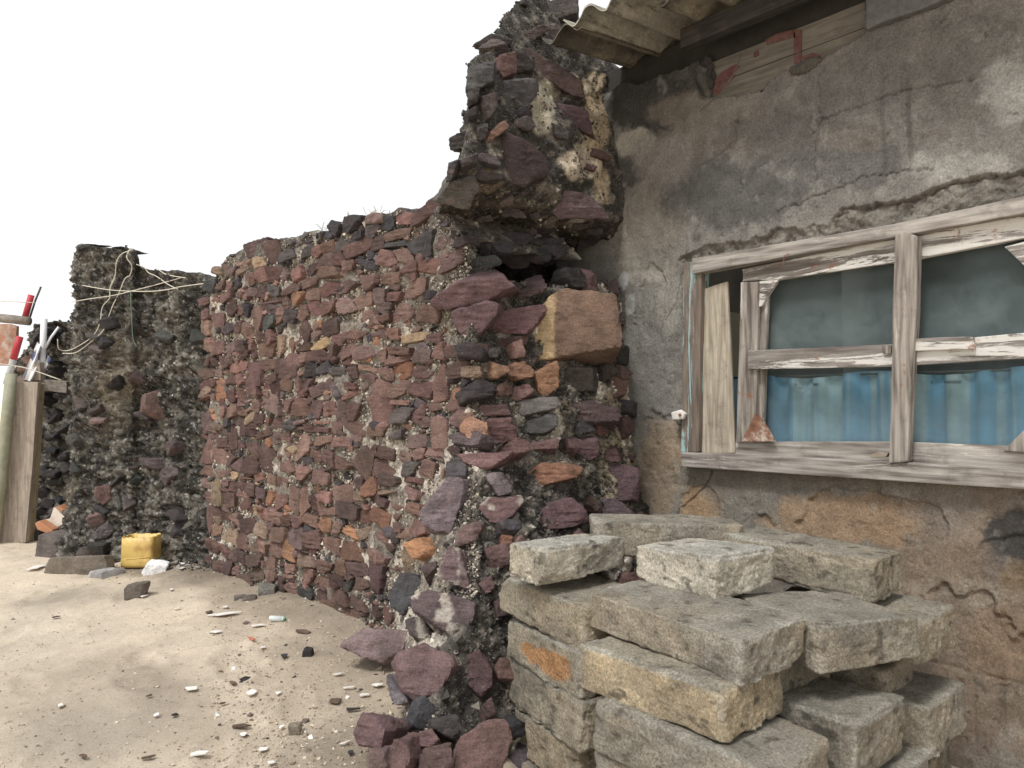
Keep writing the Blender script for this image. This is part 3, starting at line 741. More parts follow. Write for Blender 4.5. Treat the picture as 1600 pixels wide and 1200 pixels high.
# chinking pieces wedged into the open joints
def in_hull(P_, q):
    c_ = P_.mean(0); a_ = np.arctan2(*(P_ - c_).T[::-1]); P2 = P_[np.argsort(a_)]; e_ = np.roll(P2, -1, 0) - P2; v_ = q - P2
    return bool(np.all(e_[:, 0] * v_[:, 1] - e_[:, 1] * v_[:, 0] > -1e-4))
cents = np.array([r_['sz'].mean(0) for r_ in rows_]); chinks = []
for k in range(1100):
    q = np.array([R.uniform(.02, SL), R.uniform(.0, 1.72)])
    if q[1] > float(ztop(np.array([q[0]]))[0]) - .01: continue
    near = np.argsort(np.abs(cents - q).sum(1))[:10]
    if any(in_hull(rows_[j]['sz'], q) for j in near): continue
    if any(np.hypot(*(q - c_[0])) < c_[1] for c_ in chinks): continue
    Pc = surf_main(*q); px, py, _ = [float(v[0]) for v in project(Pc)]
    if skip_long(px, py, *q): continue
    sz = R.uniform(.010, .026); chinks.append((q, sz * 1.5)); a = np.sort(R.uniform(0, 2 * math.pi, 7)); pl = np.stack([np.cos(a) * sz * R.uniform(1.2, 2.0), np.sin(a) * sz], 1)
    stones.append(stone_from_poly2d(Pc, frame(WNRM + R.normal(0, .15, 3)), pl, R.uniform(.008, .024), .03, 6, pick(DARK) * 1.3 if R.random() < .35 else long_col(px, py, *q), 3000 + k, 36, 2, .4, .003))
# ---- loose fill of smaller stones over the broken end
sd2 = course_seeds(-.86, .06, -.1, lambda s: 1.42, (.05, .09), (.06, .15))
def end_col(px, py, s, z):
    u = R.random(); return pick(DARK) * 1.2 if u < .35 else pick(BROWN) if u < .45 else pick(PURP)
stones += voronoi_stones(sd2, surf_main, end_col, (.003, .012), (.012, .045), 10, lambda px, py, s, z: in_traced(px, py) or px > 985, .92, seed0=4000)
# ---- top-of-mass fill
for k in range(110):
    px, py = (R.uniform(700, 900), R.uniform(-10, 345)) if k < 40 else (R.uniform(690, 810), R.uniform(-15, 330))
    if in_traced(px, py): continue
    h, n = cast(px, py, bvh_core)
    if h is None or h[2] < 1.66 or h[1] > 2.2: continue
    ax = frame(.6 * n + .4 * (C0 - h) / np.linalg.norm(C0 - h)); sz = R.uniform(.014, .034) * (1 if k < 40 else 1.35)
    a = np.sort(R.uniform(0, 2 * math.pi, 6)); pl = np.stack([np.cos(a) * sz * 1.7, np.sin(a) * sz * .8], 1)
    stones.append(stone_from_poly2d(h, ax, pl, .022, .03, 8, pick(DARK) * R.uniform(1, 1.6), 6000 + k, 36, 2))
# ---- dark stones deep in the cavity
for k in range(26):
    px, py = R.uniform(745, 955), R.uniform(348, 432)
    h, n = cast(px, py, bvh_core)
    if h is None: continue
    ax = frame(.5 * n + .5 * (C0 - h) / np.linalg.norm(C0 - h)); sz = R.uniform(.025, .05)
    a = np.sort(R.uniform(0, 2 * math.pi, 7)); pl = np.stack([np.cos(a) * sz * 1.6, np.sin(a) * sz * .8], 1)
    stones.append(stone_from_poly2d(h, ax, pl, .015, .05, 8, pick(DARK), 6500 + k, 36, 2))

def emit(stones, parent, limit=300):
    for s_ in stones:
        px, py, dp = project(s_['V']); s_['area'] = float(np.ptp(px) * np.ptp(py)) * (2 if s_.get('traced') else 1)
    stones.sort(key=lambda a: -a['area'])
    for s_ in stones[:limit]:
        c = s_['col']; c = np.tile(c, (len(s_['V']), 1)) if np.ndim(c) == 1 else c
        mk('stone', s_['V'], s_['Q'], STONE, parent, c, origin=s_['c'], sharp=27)
    rest = stones[limit:]
    if rest:
        V = []; Q = []; Cc = []; o = 0
        for s_ in rest:
            V.append(s_['V']); Q.append(s_['Q'] + o); o += len(s_['V'])
            Cc.append(np.tile(s_['col'], (len(s_['V']), 1)) if np.ndim(s_['col']) == 1 else s_['col'])
        tag(mk('small_stones', np.vstack(V), np.vstack(Q), STONE, parent, np.vstack(Cc), sharp=27), kind='stuff')
emit(stones, wall)

# crumbs of mortar and grit in the joints
OCT = np.array([[1, 0, 0], [-1, 0, 0], [0, 1, 0], [0, -1, 0], [0, 0, 1], [0, 0, -1]], float)
OCF = np.array([[0, 2, 4], [2, 1, 4], [1, 3, 4], [3, 0, 4], [2, 0, 5], [1, 2, 5], [3, 1, 5], [0, 3, 5]])
def crumbs(pts, size, cols, name, parent, mat=CHIP, squash=None):
    n = len(pts); sz = size if np.ndim(size) else np.full(n, size)
    J = OCT[None] * R.uniform(.55, 1.25, (n, 6, 1)) + R.normal(0, .18, (n, 6, 3))
    # random rotation
    q = R.normal(0, 1, (n, 4)); q /= np.linalg.norm(q, axis=1)[:, None]; a, b, c, d = q.T
    M = np.stack([1 - 2 * (c * c + d * d), 2 * (b * c - a * d), 2 * (b * d + a * c), 2 * (b * c + a * d), 1 - 2 * (b * b + d * d), 2 * (c * d - a * b),
                  2 * (b * d - a * c), 2 * (c * d + a * b), 1 - 2 * (b * b + c * c)], 1).reshape(n, 3, 3)
    J = np.einsum('nij,nkj->nki', M, J) * sz[:, None, None]
    if squash is not None: J[:, :, 2] *= squash
    V = (J + pts[:, None]).reshape(-1, 3); Fc = (OCF[None] + (np.arange(n) * 6)[:, None, None]).reshape(-1, 3)
    return tag(mk(name, V, Fc, mat, parent, np.repeat(cols, 6, 0), smooth=False), kind='stuff')
def sample_surface(V, n, mask=None):
    idx = np.arange(len(V)) if mask is None else np.where(mask)[0]
    return V[R.choice(idx, n)] + R.normal(0, .003, (n, 3))
vis = (core_V[:, 2] > -.1)
gs = np.arange(.0, SL, .0035); gzz = np.arange(-.05, 1.74, .0035); occm = np.zeros((len(gs), len(gzz)), bool)
for r_ in rows_:
    P_ = r_['sz']; c_ = P_.mean(0); P_ = P_[np.argsort(np.arctan2(*(P_ - c_).T[::-1]))]
    i0, i1 = np.searchsorted(gs, [P_[:, 0].min(), P_[:, 0].max()]); j0, j1 = np.searchsorted(gzz, [P_[:, 1].min(), P_[:, 1].max()])
    if i1 <= i0 or j1 <= j0: continue
    A_, B_ = np.meshgrid(gs[i0:i1], gzz[j0:j1], indexing='ij'); ins = np.ones(A_.shape, bool)
    for a_, b_ in zip(P_, np.roll(P_, -1, 0)): ins &= (b_[0] - a_[0]) * (B_ - a_[1]) - (b_[1] - a_[1]) * (A_ - a_[0]) > 0
    occm[i0:i1, j0:j1] |= ins
fr = np.argwhere(~occm); fr = fr[R.choice(len(fr), 26000)]; fs, fz_ = gs[fr[:, 0]] + R.uniform(-.002, .002, len(fr)), gzz[fr[:, 1]] + R.uniform(-.002, .002, len(fr))
ok = fz_ < ztop(fs) - .005; fs, fz_ = fs[ok], fz_[ok]
jp = Rb(fs, fz_) + WNRM * R.uniform(-.004, .010, (len(fs), 1)); jx_, jy_, _ = project(jp)
ok = (np.hypot(jx_ - hole[0], jy_ - hole[1]) > 14); jp = jp[ok]
jc = mortar_col(jp, 'long'); lt = R.random((len(jp), 1)); clump = fbm(jp * 11, 3, 95)[:, None]
jc = np.where(lt + .5 * clump > .52, lin((196, 182, 162)) * R.uniform(.6, 1.1, (len(jp), 1)), np.where(lt + .5 * clump < .30, lin((92, 84, 76)), jc))
crumbs(jp, R.gamma(3, .0011, len(jp)) + .0012, np.clip(jc, .01, .8), 'joint_crumbs', wall)
vis = vis & (np.repeat(sv, RP.shape[1]) < .12)
cp = sample_surface(core_V, 12000, vis); ccol = mortar_col(cp, 'long')
isend = (cp[:, 1] < 2.12) | (cp[:, 0] > 1.75); ccol[isend] = mortar_col(cp[isend], 'end')
ccol *= R.uniform(.75, 1.35, (len(cp), 1)); crumbs(cp, R.gamma(3, .0018, len(cp)) + .0015, np.clip(ccol, .01, .8), 'mortar_crumbs', wall)
cp = sample_surface(mass_V, 9000); ccol = mortar_col(cp, 'mass') * R.uniform(.7, 1.4, (len(cp), 1))
crumbs(cp, R.gamma(3, .0014, len(cp)) + .0015, np.clip(ccol, .01, .8), 'overhang_crumbs', wall)

# ================================================================== FAR DARK WALL AND PILLAR
def ribbon_wall(plan, ztops, ds, dz, name, label, amp, z0=-.15, inward=.16, seeds_kw=None, colk='dark', seed=70, ncr=6000, limit=300):
    plan = np.array(plan, float); seg = np.linalg.norm(np.diff(plan, axis=0), axis=1); cum = np.concatenate([[0], np.cumsum(seg)])
    fx = lambda s: np.stack([np.interp(s, cum, plan[:, 0]), np.interp(s, cum, plan[:, 1])], -1)
    sN = np.arange(0, cum[-1], ds); xy = fx(sN)
    for _ in range(3): xy[1:-1] = .5 * xy[1:-1] + .25 * (xy[2:] + xy[:-2])
    ztf = lambda s: np.interp(s, cum, ztops) + .022 * fbm(np.stack([np.ravel(s) * 7, np.ravel(s) * 0, np.ravel(s) * 0 + seed], 1), 3, seed).reshape(np.shape(s))
    nv = int((max(ztops) - z0) / dz); v = np.linspace(0, 1, nv)
    Z = z0 + v[None] * (ztf(sN)[:, None] - z0)
    Pg = np.concatenate([np.repeat(xy[:, None, :], nv, 1), Z[..., None]], -1)
    tn = np.gradient(xy, axis=0); tn /= np.linalg.norm(tn, axis=1)[:, None]; nr = np.stack([-tn[:, 1], tn[:, 0], 0 * tn[:, 0]], 1)
    qi = len(xy) // 6; mid = xy[qi]
    if nr[qi][:2] @ (-mid) < 0: nr = -nr
    Pq = Pg.reshape(-1, 3); nq = np.repeat(nr, nv, 0)
    aq = Pq * np.array([1, 1, 2.6])
    k = amp * (fbm(aq * 5, 3, seed) + .6 * fbm(aq * 16, 3, seed + 3)) + .5 * amp * fbm(Pq * np.array([30, 30, 75]), 3, seed + 5)
    k = k + .16 * np.exp(-np.maximum(Pq[:, 2], 0) / .16) * (0.6 + .6 * fbm(Pq * 4, 2, seed + 8))
    Pg2 = (Pq + nq * k[:, None]).reshape(Pg.shape)
    inn = np.linspace(.02, inward, 14); T = Pg2[:, -1:, :] - nr[:, None, :] * inn[None, :, None]
    Tf = T.reshape(-1, 3); T = (Tf + np.array([0, 0, 1]) * (.02 * fbm(Tf * 9, 3, seed + 9))[:, None]).reshape(T.shape)
    A = np.concatenate([Pg2, T], 1); V = A.reshape(-1, 3)
    root = tag(empty(name, (*xy[len(xy) // 2], 0)), label, 'wall')
    mk('mortar_core', V, grid_faces(A.shape[0], A.shape[1]), MORTAR, root, mortar_col(V, colk))
    surf = lambda s, z: np.concatenate([fx(np.array(s)), [z]])
    bv = BVHTree.FromPolygons(V.tolist(), grid_faces(A.shape[0], A.shape[1]).tolist())
    cpz = sample_surface(Pg2.reshape(-1, 3), ncr); cc_ = mortar_col(cpz, colk) * R.uniform(.5, 1.7, (ncr, 1))
    crumbs(cpz, R.gamma(3, .0018, ncr) + .002, np.clip(cc_, .008, .8), 'mortar_crumbs', root)
    return root, surf, cum, ztf, bv
def xy(px, dep): return pd(px, 630, dep)[:2]
def zof(py, dep): return CAMZ + (630 - py) / F * dep
plan = [xy(362, 4.06), xy(216, 4.40), xy(207, 4.36), xy(114, 4.44), xy(128, 5.6)]
ztp = [zof(440, 4.06), zof(417, 4.44), zof(388, 4.36), zof(380, 4.44), zof(430, 5.6)]
far, fsurf, fcum, fzt, fbv = ribbon_wall(plan, ztp, .010, .010, 'ruined_pillar_wall', 'dark crusted rubble wall with taller pillar at the far end of yard', .042)
def bvh_stones(bv, boxpx, step, sizes, root, colf, keep, seed, depthlim=9, limit=300, extra=[]):
    out = []
    y = boxpx[1]
    while y < boxpx[3]:
        hs = R.uniform(*step); x = boxpx[0] + R.uniform(0, 20)
        while x < boxpx[2]:
            wpx = R.uniform(*sizes)
            if R.random() < keep:
                h, n = cast(x, y + R.normal(0, 3), bv)
                if h is not None and cast(x - wpx * .5, y, bv)[0] is not None and cast(x + wpx * .5, y - 8, bv)[0] is not None:
                    dep = (h - C0) @ FW; ax = frame(.5 * n / np.linalg.norm(n) + .6 * (C0 - h) / np.linalg.norm(C0 - h))
                    a = np.sort(R.uniform(0, 2 * math.pi, 8)); sx = wpx * .55 / F * dep; sy = min(sx * .55, hs * .45 / F * dep)
                    pl = np.stack([np.cos(a) * sx, np.sin(a) * sy], 1)
                    if np.ptp(pl[:, 0]) > sx * .8 and np.ptp(pl[:, 1]) > sy * .8:
                        out.append(stone_from_poly2d(h, ax, pl, R.uniform(.01, .035), .07, 8, colf(x, y), seed + len(out), 20, 2, .35, .006))
            x += wpx
        y += hs
    for k, (poly, c_, pr) in enumerate(extra):
        m0 = np.mean(poly, 0); h, n = cast(*m0, bv)
        if h is None: continue
        ax = frame(.3 * n + .8 * (C0 - h) / np.linalg.norm(C0 - h)); pl = []
        for x, y in poly:
            d = ray(x, y); t = ((h - C0) @ ax[2]) / (d @ ax[2]); v = C0 + d * t - h; pl.append((v @ ax[0], v @ ax[1]))
        out.append(stone_from_poly2d(h, ax, pl, pr, .08, 14, lin(c_), seed + 500 + k, 22, 2, .25))
    emit(out, root, limit)
def far_col(x, y):
    u = R.random()
    if y > 640 and u < .3: return pick([(104, 84, 82), (96, 76, 74), (88, 74, 74)])
    return pick([(72, 69, 67), (62, 60, 58), (82, 77, 73), (90, 80, 76)])
bvh_stones(fbv, (108, 390, 338, 880), (14, 24), (16, 42), far, far_col, .16, 8000, extra=[
 ([(226,618),(252,612),(264,622),(256,656),(240,652),(223,640)], (116, 90, 82), .05), ([(202,590),(214,582),(238,594),(236,600),(205,596)], (92, 74, 74), .03),
 ([(150,762),(172,758),(173,780),(160,788),(149,776)], (124, 94, 88), .04), ([(138,806),(160,798),(166,812),(150,820)], (122, 94, 90), .04), ([(148,832),(160,822),(176,826),(164,842),(148,842)], (98, 90, 90), .04),
 ([(270,824),(286,818),(296,830),(290,842),(272,836)], (84, 76, 78), .04), ([(225,718),(262,716),(268,728),(246,734),(228,728)], (98, 84, 84), .04), ([(252,735),(275,730),(282,745),(262,750)], (104, 90, 90), .04), ([(262,690),(290,692),(288,704),(266,704)], (100, 84, 82), .04)])
# the recessed wall behind the pillar
planb = [xy(140, 5.2), xy(60, 5.5), xy(52, 5.6), xy(20, 6.6)]
ztb = [zof(500, 5.2), zof(505, 5.5), zof(512, 5.6), zof(585, 6.6)]
back, bsurf, bcum, bzt, bbv = ribbon_wall(planb, ztb, .014, .014, 'rubble_wall', 'black stained rubble wall in the recess behind the wooden fence post', .05, seed=90, ncr=2500)
bvh_stones(bbv, (28, 505, 118, 845), (11, 18), (16, 40), back, lambda x, y: pick(BROWN) * .8 if (x < 60 and y < 600 and R.random() < .6) else pick([(62, 58, 58), (74, 68, 66), (50, 50, 54)]), .8, 9000)

# ================================================================== HOUSE
HX = 2.5
house = tag(empty('house', (HX + .5, 0.5, 0)), 'small house of grey cement-rendered blocks with weathered wooden window', 'house')
def wy(px, py): p = onX(px, py, HX); return p[1], p[2]
WIN = [wy(1082, 412), wy(1066, 712)]
win_y1, win_y0 = 1.68, 0.22          # opening: left side (far), right side (near, outside the frame)
win_z0, win_z1 = 0.725, 1.475
ya = np.concatenate([np.arange(-2.6, .45, .05), np.arange(.45, 2.12, .0052), [2.12, 2.2, 2.3, 2.4]])
za = np.concatenate([[-.4, -.3, -.2], np.arange(-.14, 2.36, .0055)])
YY, ZZ2 = np.meshgrid(ya, za, indexing='ij')
W0 = np.stack([np.full(YY.size, HX), YY.ravel(), ZZ2.ravel()], 1)
qx, qy, _ = project(W0)
h = 0.010 * fbm(W0 * 3.1, 3, 61) + .005 * fbm(W0 * 12, 3, 63) + .0016 * fbm(W0 * 60, 2, 65)
n1 = fbm(W0 * 9, 4, 67); n2 = fbm(W0 * 28, 4, 69)
n3_ = fbm(W0 * 85, 3, 77)
wc = np.tile(lin((138, 131, 119)), (len(W0), 1)) * (1 + .22 * fbm(W0 * 5, 5, 73, .65) + .16 * n2)[:, None]
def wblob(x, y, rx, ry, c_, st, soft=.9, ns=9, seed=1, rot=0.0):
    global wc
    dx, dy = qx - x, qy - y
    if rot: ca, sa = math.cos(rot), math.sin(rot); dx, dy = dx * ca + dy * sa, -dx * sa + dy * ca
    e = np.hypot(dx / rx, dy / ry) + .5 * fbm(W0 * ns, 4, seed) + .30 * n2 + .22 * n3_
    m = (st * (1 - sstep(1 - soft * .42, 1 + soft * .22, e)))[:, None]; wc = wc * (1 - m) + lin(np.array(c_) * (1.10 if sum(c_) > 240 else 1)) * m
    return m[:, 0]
for i, a in enumerate([
    (1420, 110, 260, 130, (112, 106, 96), .8, .9), (1500, 960, 230, 260, (134, 114, 94), .8, .9), (1090, 180, 120, 60, (128, 114, 96), .7, .9), (1010, 330, 60, 170, (138, 126, 102), .7, .9),
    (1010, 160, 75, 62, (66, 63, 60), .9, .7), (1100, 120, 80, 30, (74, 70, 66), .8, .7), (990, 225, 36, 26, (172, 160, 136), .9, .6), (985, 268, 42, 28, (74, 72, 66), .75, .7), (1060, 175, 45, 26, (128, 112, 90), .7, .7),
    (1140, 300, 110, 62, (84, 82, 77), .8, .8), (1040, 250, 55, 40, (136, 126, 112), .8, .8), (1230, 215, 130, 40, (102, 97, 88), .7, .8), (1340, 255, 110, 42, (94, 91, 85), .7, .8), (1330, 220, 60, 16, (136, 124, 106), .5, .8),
    (1580, 130, 50, 60, (162, 158, 147), .8, .9), (1500, 262, 95, 26, (158, 152, 139), .8, .9), (1440, 150, 60, 40, (118, 112, 100), .5, .9),
    (1015, 520, 45, 140, (120, 116, 104), .7, .8), (1045, 470, 22, 50, (150, 142, 126), .7, .7), (974, 440, 8, 14, (190, 184, 172), .9, .5), (985, 472, 8, 18, (184, 178, 164), .8, .5), (1010, 430, 26, 12, (160, 150, 132), .6, .7),
    (1035, 690, 40, 45, (160, 134, 100), .8, .6), (1025, 760, 40, 50, (146, 124, 98), .7, .7), (1095, 785, 30, 30, (168, 134, 92), .8, .5), (1150, 765, 60, 34, (124, 116, 104), .7, .8), (1340, 815, 135, 45, (156, 126, 92), .8, .6), (1250, 752, 240, 16, (122, 112, 96), .6, .8),
    (1590, 840, 50, 50, (62, 61, 60), .9, .7), (1550, 870, 26, 40, (82, 80, 80), .7, .8), (1470, 800, 70, 40, (128, 118, 106), .7, .8), (1510, 925, 80, 26, (146, 132, 114), .8, .6), (1590, 900, 40, 26, (112, 92, 66), .7, .7),
    (1440, 1060, 30, 80, (92, 80, 70), .7, .9), (1540, 1080, 80, 60, (124, 108, 90), .5, .9), (1480, 880, 90, 40, (136, 116, 94), .6, .8), (1570, 1010, 60, 60, (142, 116, 88), .5, .9), (1500, 1150, 60, 50, (112, 96, 80), .5, .9)]):
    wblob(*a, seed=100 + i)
# rough spalled block faces, upper right
rough = (1 - sstep(.8, 1.15, np.hypot((qx - 1430) / 230, (qy - 130 - (1430 - qx) * .28) / 85) + .3 * n1))
h += rough * (.006 + .007 * fbm(W0 * 55, 3, 71))
# exposed block areas under lost render
for (x, y, rx, ry, dp, sd_) in [(1340, 815, 135, 46, .010, 5), (1035, 690, 42, 46, .007, 6), (1095, 785, 30, 30, .006, 7), (1500, 1020, 110, 90, .012, 8), (1020, 470, 20, 60, .006, 9), (1590, 870, 60, 30, .008, 12)]:
    e = np.hypot((qx - x) / rx, (qy - y) / ry) + .45 * fbm(W0 * 8, 4, sd_) + .15 * n2
    m = 1 - sstep(.93, 1.0, e); h -= m * (dp + .004 * np.abs(fbm(W0 * 40, 3, sd_ + 3)))
# broken recess over the window
def inpoly(px, py, poly):
    q = np.array(poly, float); r = np.zeros(px.shape, bool); j = len(q) - 1
    for i in range(len(q)):
        xi, yi, xj, yj = *q[i], *q[j]
        c = ((yi > py) != (yj > py)) & (px < (xj - xi) * (py - yi) / (yj - yi + 1e-9) + xi); r ^= c; j = i
    return r
jx, jy = qx + 9 * n2 + 5 * fbm(W0 * 70, 2, 12), qy + 6 * n1 + 6 * fbm(W0 * 60, 3, 13)
rec = inpoly(jx, jy, [(1058, 404), (1095, 384), (1165, 378), (1215, 354), (1300, 350), (1318, 326), (1440, 306), (1488, 284), (1640, 262), (1640, 330), (1395, 360), (1085, 420)])
h = np.where(rec, h - .015 + .012 * n2 + .010 * fbm(W0 * 75, 2, 14), h)
wc = np.where(rec[:, None], wc * .35 + lin((142, 130, 108)) * .65 * (1 + .5 * n2[:, None]), wc)
# cracks and block joints
def crack(pts, wd, dp, jag=3.0, seed=1):
    global h, wc
    P_ = np.array(pts, float); L = []
    for a, b in zip(P_[:-1], P_[1:]):
        k = max(2, int(np.linalg.norm(b - a) / 7)); L += [a + (b - a) * t for t in np.linspace(0, 1, k, endpoint=False)]
    L.append(P_[-1]); L = np.array(L); rr = np.random.default_rng(seed); L[1:-1] += rr.normal(0, jag, (len(L) - 2, 2)) * .6
    W_ = np.array([wy(*p) for p in L]); best = np.full(len(W0), 9.0)
    lo, hi = W_.min(0) - .04, W_.max(0) + .04
    sel = np.where((W0[:, 1] > lo[0]) & (W0[:, 1] < hi[0]) & (W0[:, 2] > lo[1]) & (W0[:, 2] < hi[1]))[0]
    q = W0[sel, 1:]
    for a, b in zip(W_[:-1], W_[1:]):
        ab = b - a; t = np.clip(((q - a) @ ab) / (ab @ ab + 1e-12), 0, 1); d = np.linalg.norm(q - a - t[:, None] * ab, axis=1)
        best[sel] = np.minimum(best[sel], d)
    m = 1 - sstep(wd * .15, wd * .95, best); h -= m * dp * .8
    return m
for i, (pts, wd, dp) in enumerate([
    ([(1057, 808), (1060, 796), (1078, 780), (1098, 763), (1110, 748), (1112, 735)], .0045, .016), ([(1068, 738), (1078, 748), (1086, 748)], .003, .008),
    ([(1215, 330), (1290, 300), (1350, 277), (1400, 270), (1460, 262)], .0035, .010), ([(1300, 345), (1318, 326), (1400, 318), (1440, 306), (1488, 284), (1540, 276), (1600, 272)], .006, .014),
    ([(1270, 210), (1286, 186), (1340, 170), (1400, 148), (1412, 144), (1450, 136), (1520, 126)], .0045, .010), ([(1282, 184), (1281, 140), (1280, 110)], .003, .006), ([(1410, 146), (1410, 120)], .003, .006),
    ([(1352, 45), (1375, 38), (1420, 22), (1460, 10), (1490, -5)], .006, .014), ([(1275, 300), (1274, 240), (1275, 215)], .003, .006), ([(1090, 262), (1130, 238), (1150, 220), (1152, 180)], .0035, .007),
    ([(1470, 35), (1490, 8)], .004, .008), ([(1540, 60), (1542, 10)], .003, .005), ([(1040, 500), (1055, 470), (1070, 410)], .004, .008), ([(1180, 262), (1240, 250), (1275, 250)], .003, .005), ([(1560, 180), (1590, 176)], .003, .006)]):
    m = crack(pts, wd, dp, 2.6, i + 1)
    wc = wc * (1 - .3 * m[:, None]) + lin((74, 68, 60)) * .3 * m[:, None]
# faint block courses telegraphing through the render
vis_ = sstep(-.05, .35, fbm(W0 * 2.6, 3, 81))
zc = (W0[:, 2] + .006 * fbm(W0 * 6, 2, 83) - .12) / .236; row = np.floor(zc); fz = np.abs(zc - np.round(zc)) * .236
yc = (W0[:, 1] + .006 * fbm(W0 * 6, 2, 85)) / .46 + .5 * (row % 2); fy = np.abs(yc - np.round(yc)) * .46
jn = np.maximum(1 - sstep(.002, .009, fz), (1 - sstep(.002, .008, fy))) * vis_
h -= jn * .0035
# rain and soot runs
strk = sstep(.15, .55, fbm(W0 * np.array([1, 26, 1.6]), 4, 87)) * sstep(.0, .4, fbm(W0 * 2.2, 3, 89)); wc = wc * (1 - .38 * strk[:, None])
wl = sstep(.28, .5, fbm(W0 * np.array([1, 14, 9]), 5, 91, .65))[:, None] * .35; wc = wc * (1 - wl) + lin((176, 168, 152)) * wl
pit = sstep(.45, .6, fbm(W0 * 48, 3, 93)) ; h -= .004 * pit
# ragged top of the wall under the plank
tp = np.array([wy(x, y) for x, y in [(940, 150), (975, 128), (1000, 132), (1035, 116), (1062, 108), (1090, 93), (1108, 108), (1112, 150), (1135, 152), (1190, 140), (1202, 125), (1236, 101), (1262, 94), (1280, 98), (1284, 92), (1350, 52), (1351, -8), (1480, -60)]])
o_ = np.argsort(tp[:, 0]); ztw = np.interp(ya, tp[o_, 0], tp[o_, 1], left=2.33, right=2.28)
ztw = ztw + .006 * fbm(np.stack([ya * 40, ya * 0, ya * 0], 1), 3, 4)
Xw = (HX - h).reshape(YY.shape); Zw = ZZ2.copy()
above = Zw > ztw[:, None]
Xw = np.where(above, HX + .05 + .0 * Zw, Xw); firsts = above & (np.roll(~above, 1, 1)); Zw = np.where(firsts, ztw[:, None], Zw)
ctr_lump = np.hypot((qx - 1102) / 12, (qy - 118) / 32).reshape(YY.shape)
Xw -= .05 * (1 - sstep(.3, 1.1, ctr_lump)) * (~above)
WV = np.stack([Xw.ravel(), YY.ravel(), Zw.ravel()], 1)
wf = grid_faces(len(ya), len(za), False)
cy, cz = WV[wf][:, :, 1].mean(1), WV[wf][:, :, 2].mean(1)
inwin = (cy > win_y0) & (cy < win_y1) & (cz > win_z0) & (cz < win_z1)
abv = above.ravel()[wf].all(1)
wf = wf[~inwin & ~abv]
g_ = wc.mean(1, keepdims=True); k_ = (.40 * sstep(.6, .95, W0[:, 2]))[:, None]; wc = np.clip((wc * (1 - k_) + g_ * k_) * 1.22, .01, .62)
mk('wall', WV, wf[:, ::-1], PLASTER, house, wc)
RENDER_D = m_plain('shaded_inner_render', (62, 59, 56), .95, .2, 12)  # dark tone stands in for the shade under the eaves
ROOMW = m_plain('room_wall', (104, 98, 88), .95, .2, 5)
def boxobj(lo, hi, mat, name, parent, bevel=.003):
    lo, hi = np.array(lo, float), np.array(hi, float)
    return prism([(lo[0], lo[1], lo[2]), (hi[0], lo[1], lo[2]), (hi[0], hi[1], lo[2]), (lo[0], hi[1], lo[2])], (0, 0, hi[2] - lo[2]), mat, name, parent, bevel)
# wall thickness behind the rendered face, around the opening
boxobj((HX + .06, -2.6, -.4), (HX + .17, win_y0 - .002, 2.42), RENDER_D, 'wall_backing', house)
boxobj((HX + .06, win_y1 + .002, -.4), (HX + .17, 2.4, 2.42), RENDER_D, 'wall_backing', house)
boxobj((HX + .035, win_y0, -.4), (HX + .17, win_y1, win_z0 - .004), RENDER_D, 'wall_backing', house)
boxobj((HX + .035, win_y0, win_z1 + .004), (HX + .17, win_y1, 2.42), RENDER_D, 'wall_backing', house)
boxobj((5.4, -2.6, -.4), (5.5, 2.4, 2.55), ROOMW, 'inner_wall', house)
boxobj((HX + .17, 2.3, -.4), (5.4, 2.4, 2.3), ROOMW, 'inner_wall', house); boxobj((HX + .17, -2.6, -.4), (5.4, -2.5, 2.3), ROOMW, 'inner_wall', house)
boxobj((HX + .17, -2.5, -.4), (5.4, 2.3, -.02), m_plain('cement_floor', (110, 104, 96), .9), 'floor', house)

# ---- window
WOODW = m_wood('weathered_wood', (178, 170, 160), (98, 88, 80), (196, 190, 180), .1, 'Y')
WOODV = m_wood('weathered_upright', (172, 162, 150), (88, 78, 70), (198, 192, 184), .12, 'Z', True)
WOODP = m_wood('peeling_rail', (150, 142, 134), (92, 82, 74), (214, 210, 202), .5, 'Y', True)
WOODB = m_wood('bare_board', (190, 178, 156), (140, 126, 106), None, 0, 'Z')
WOODT = m_wood('turquoise_painted_wood', (138, 122, 108), (92, 80, 70), (150, 196, 198), .45, 'Z')
RUSTY = m_plain('rusty_iron', (138, 92, 66), .85, .5, 24, .3, .8, (206, 190, 172))
def wprism(poly, xf, th, mat, name, parent, bevel=.004, sub=1):
    return prism([onX(x, y, xf) for x, y in poly], (th, 0, 0), mat, name, parent, bevel, sub)
window = boxobj((HX + .012, win_y0 + .001, win_z0 + .001), (HX + .16, win_y0 + .03, win_z1 - .001), WOODV, 'window', house)
tag(window, 'broken weathered wooden window with peeling white paint and blue curtain behind')
xf = HX - .03
wprism([(1081, 404), (1400, 349), (1660, 292), (1660, 322), (1400, 370), (1081, 428)], xf - .012, .05, WOODW, 'head_beam', window)
wprism([(1400, 372), (1660, 324), (1660, 360), (1434, 404), (1395, 410), (1215, 437), (1160, 440), (1160, 420)], xf + .022, .03, WOODP, 'top_rail', window)
wprism([(1068, 410), (1096, 408), (1091, 706), (1064, 708)], xf + .004, .06, WOODT, 'jamb', window)
wprism([(1064, 707), (1400, 722), (1660, 741), (1660, 768), (1400, 752), (1064, 729)], xf - .02, .07, WOODW, 'sill', window)
wprism([(1092, 716), (1400, 728), (1660, 746), (1660, 700), (1400, 690), (1150, 690)], xf + .036, .02, WOODW, 'bottom_rail', window)
wprism([(1157, 441), (1186, 440), (1180, 692), (1150, 692)], xf + .018, .035, WOODV, 'stile', window)
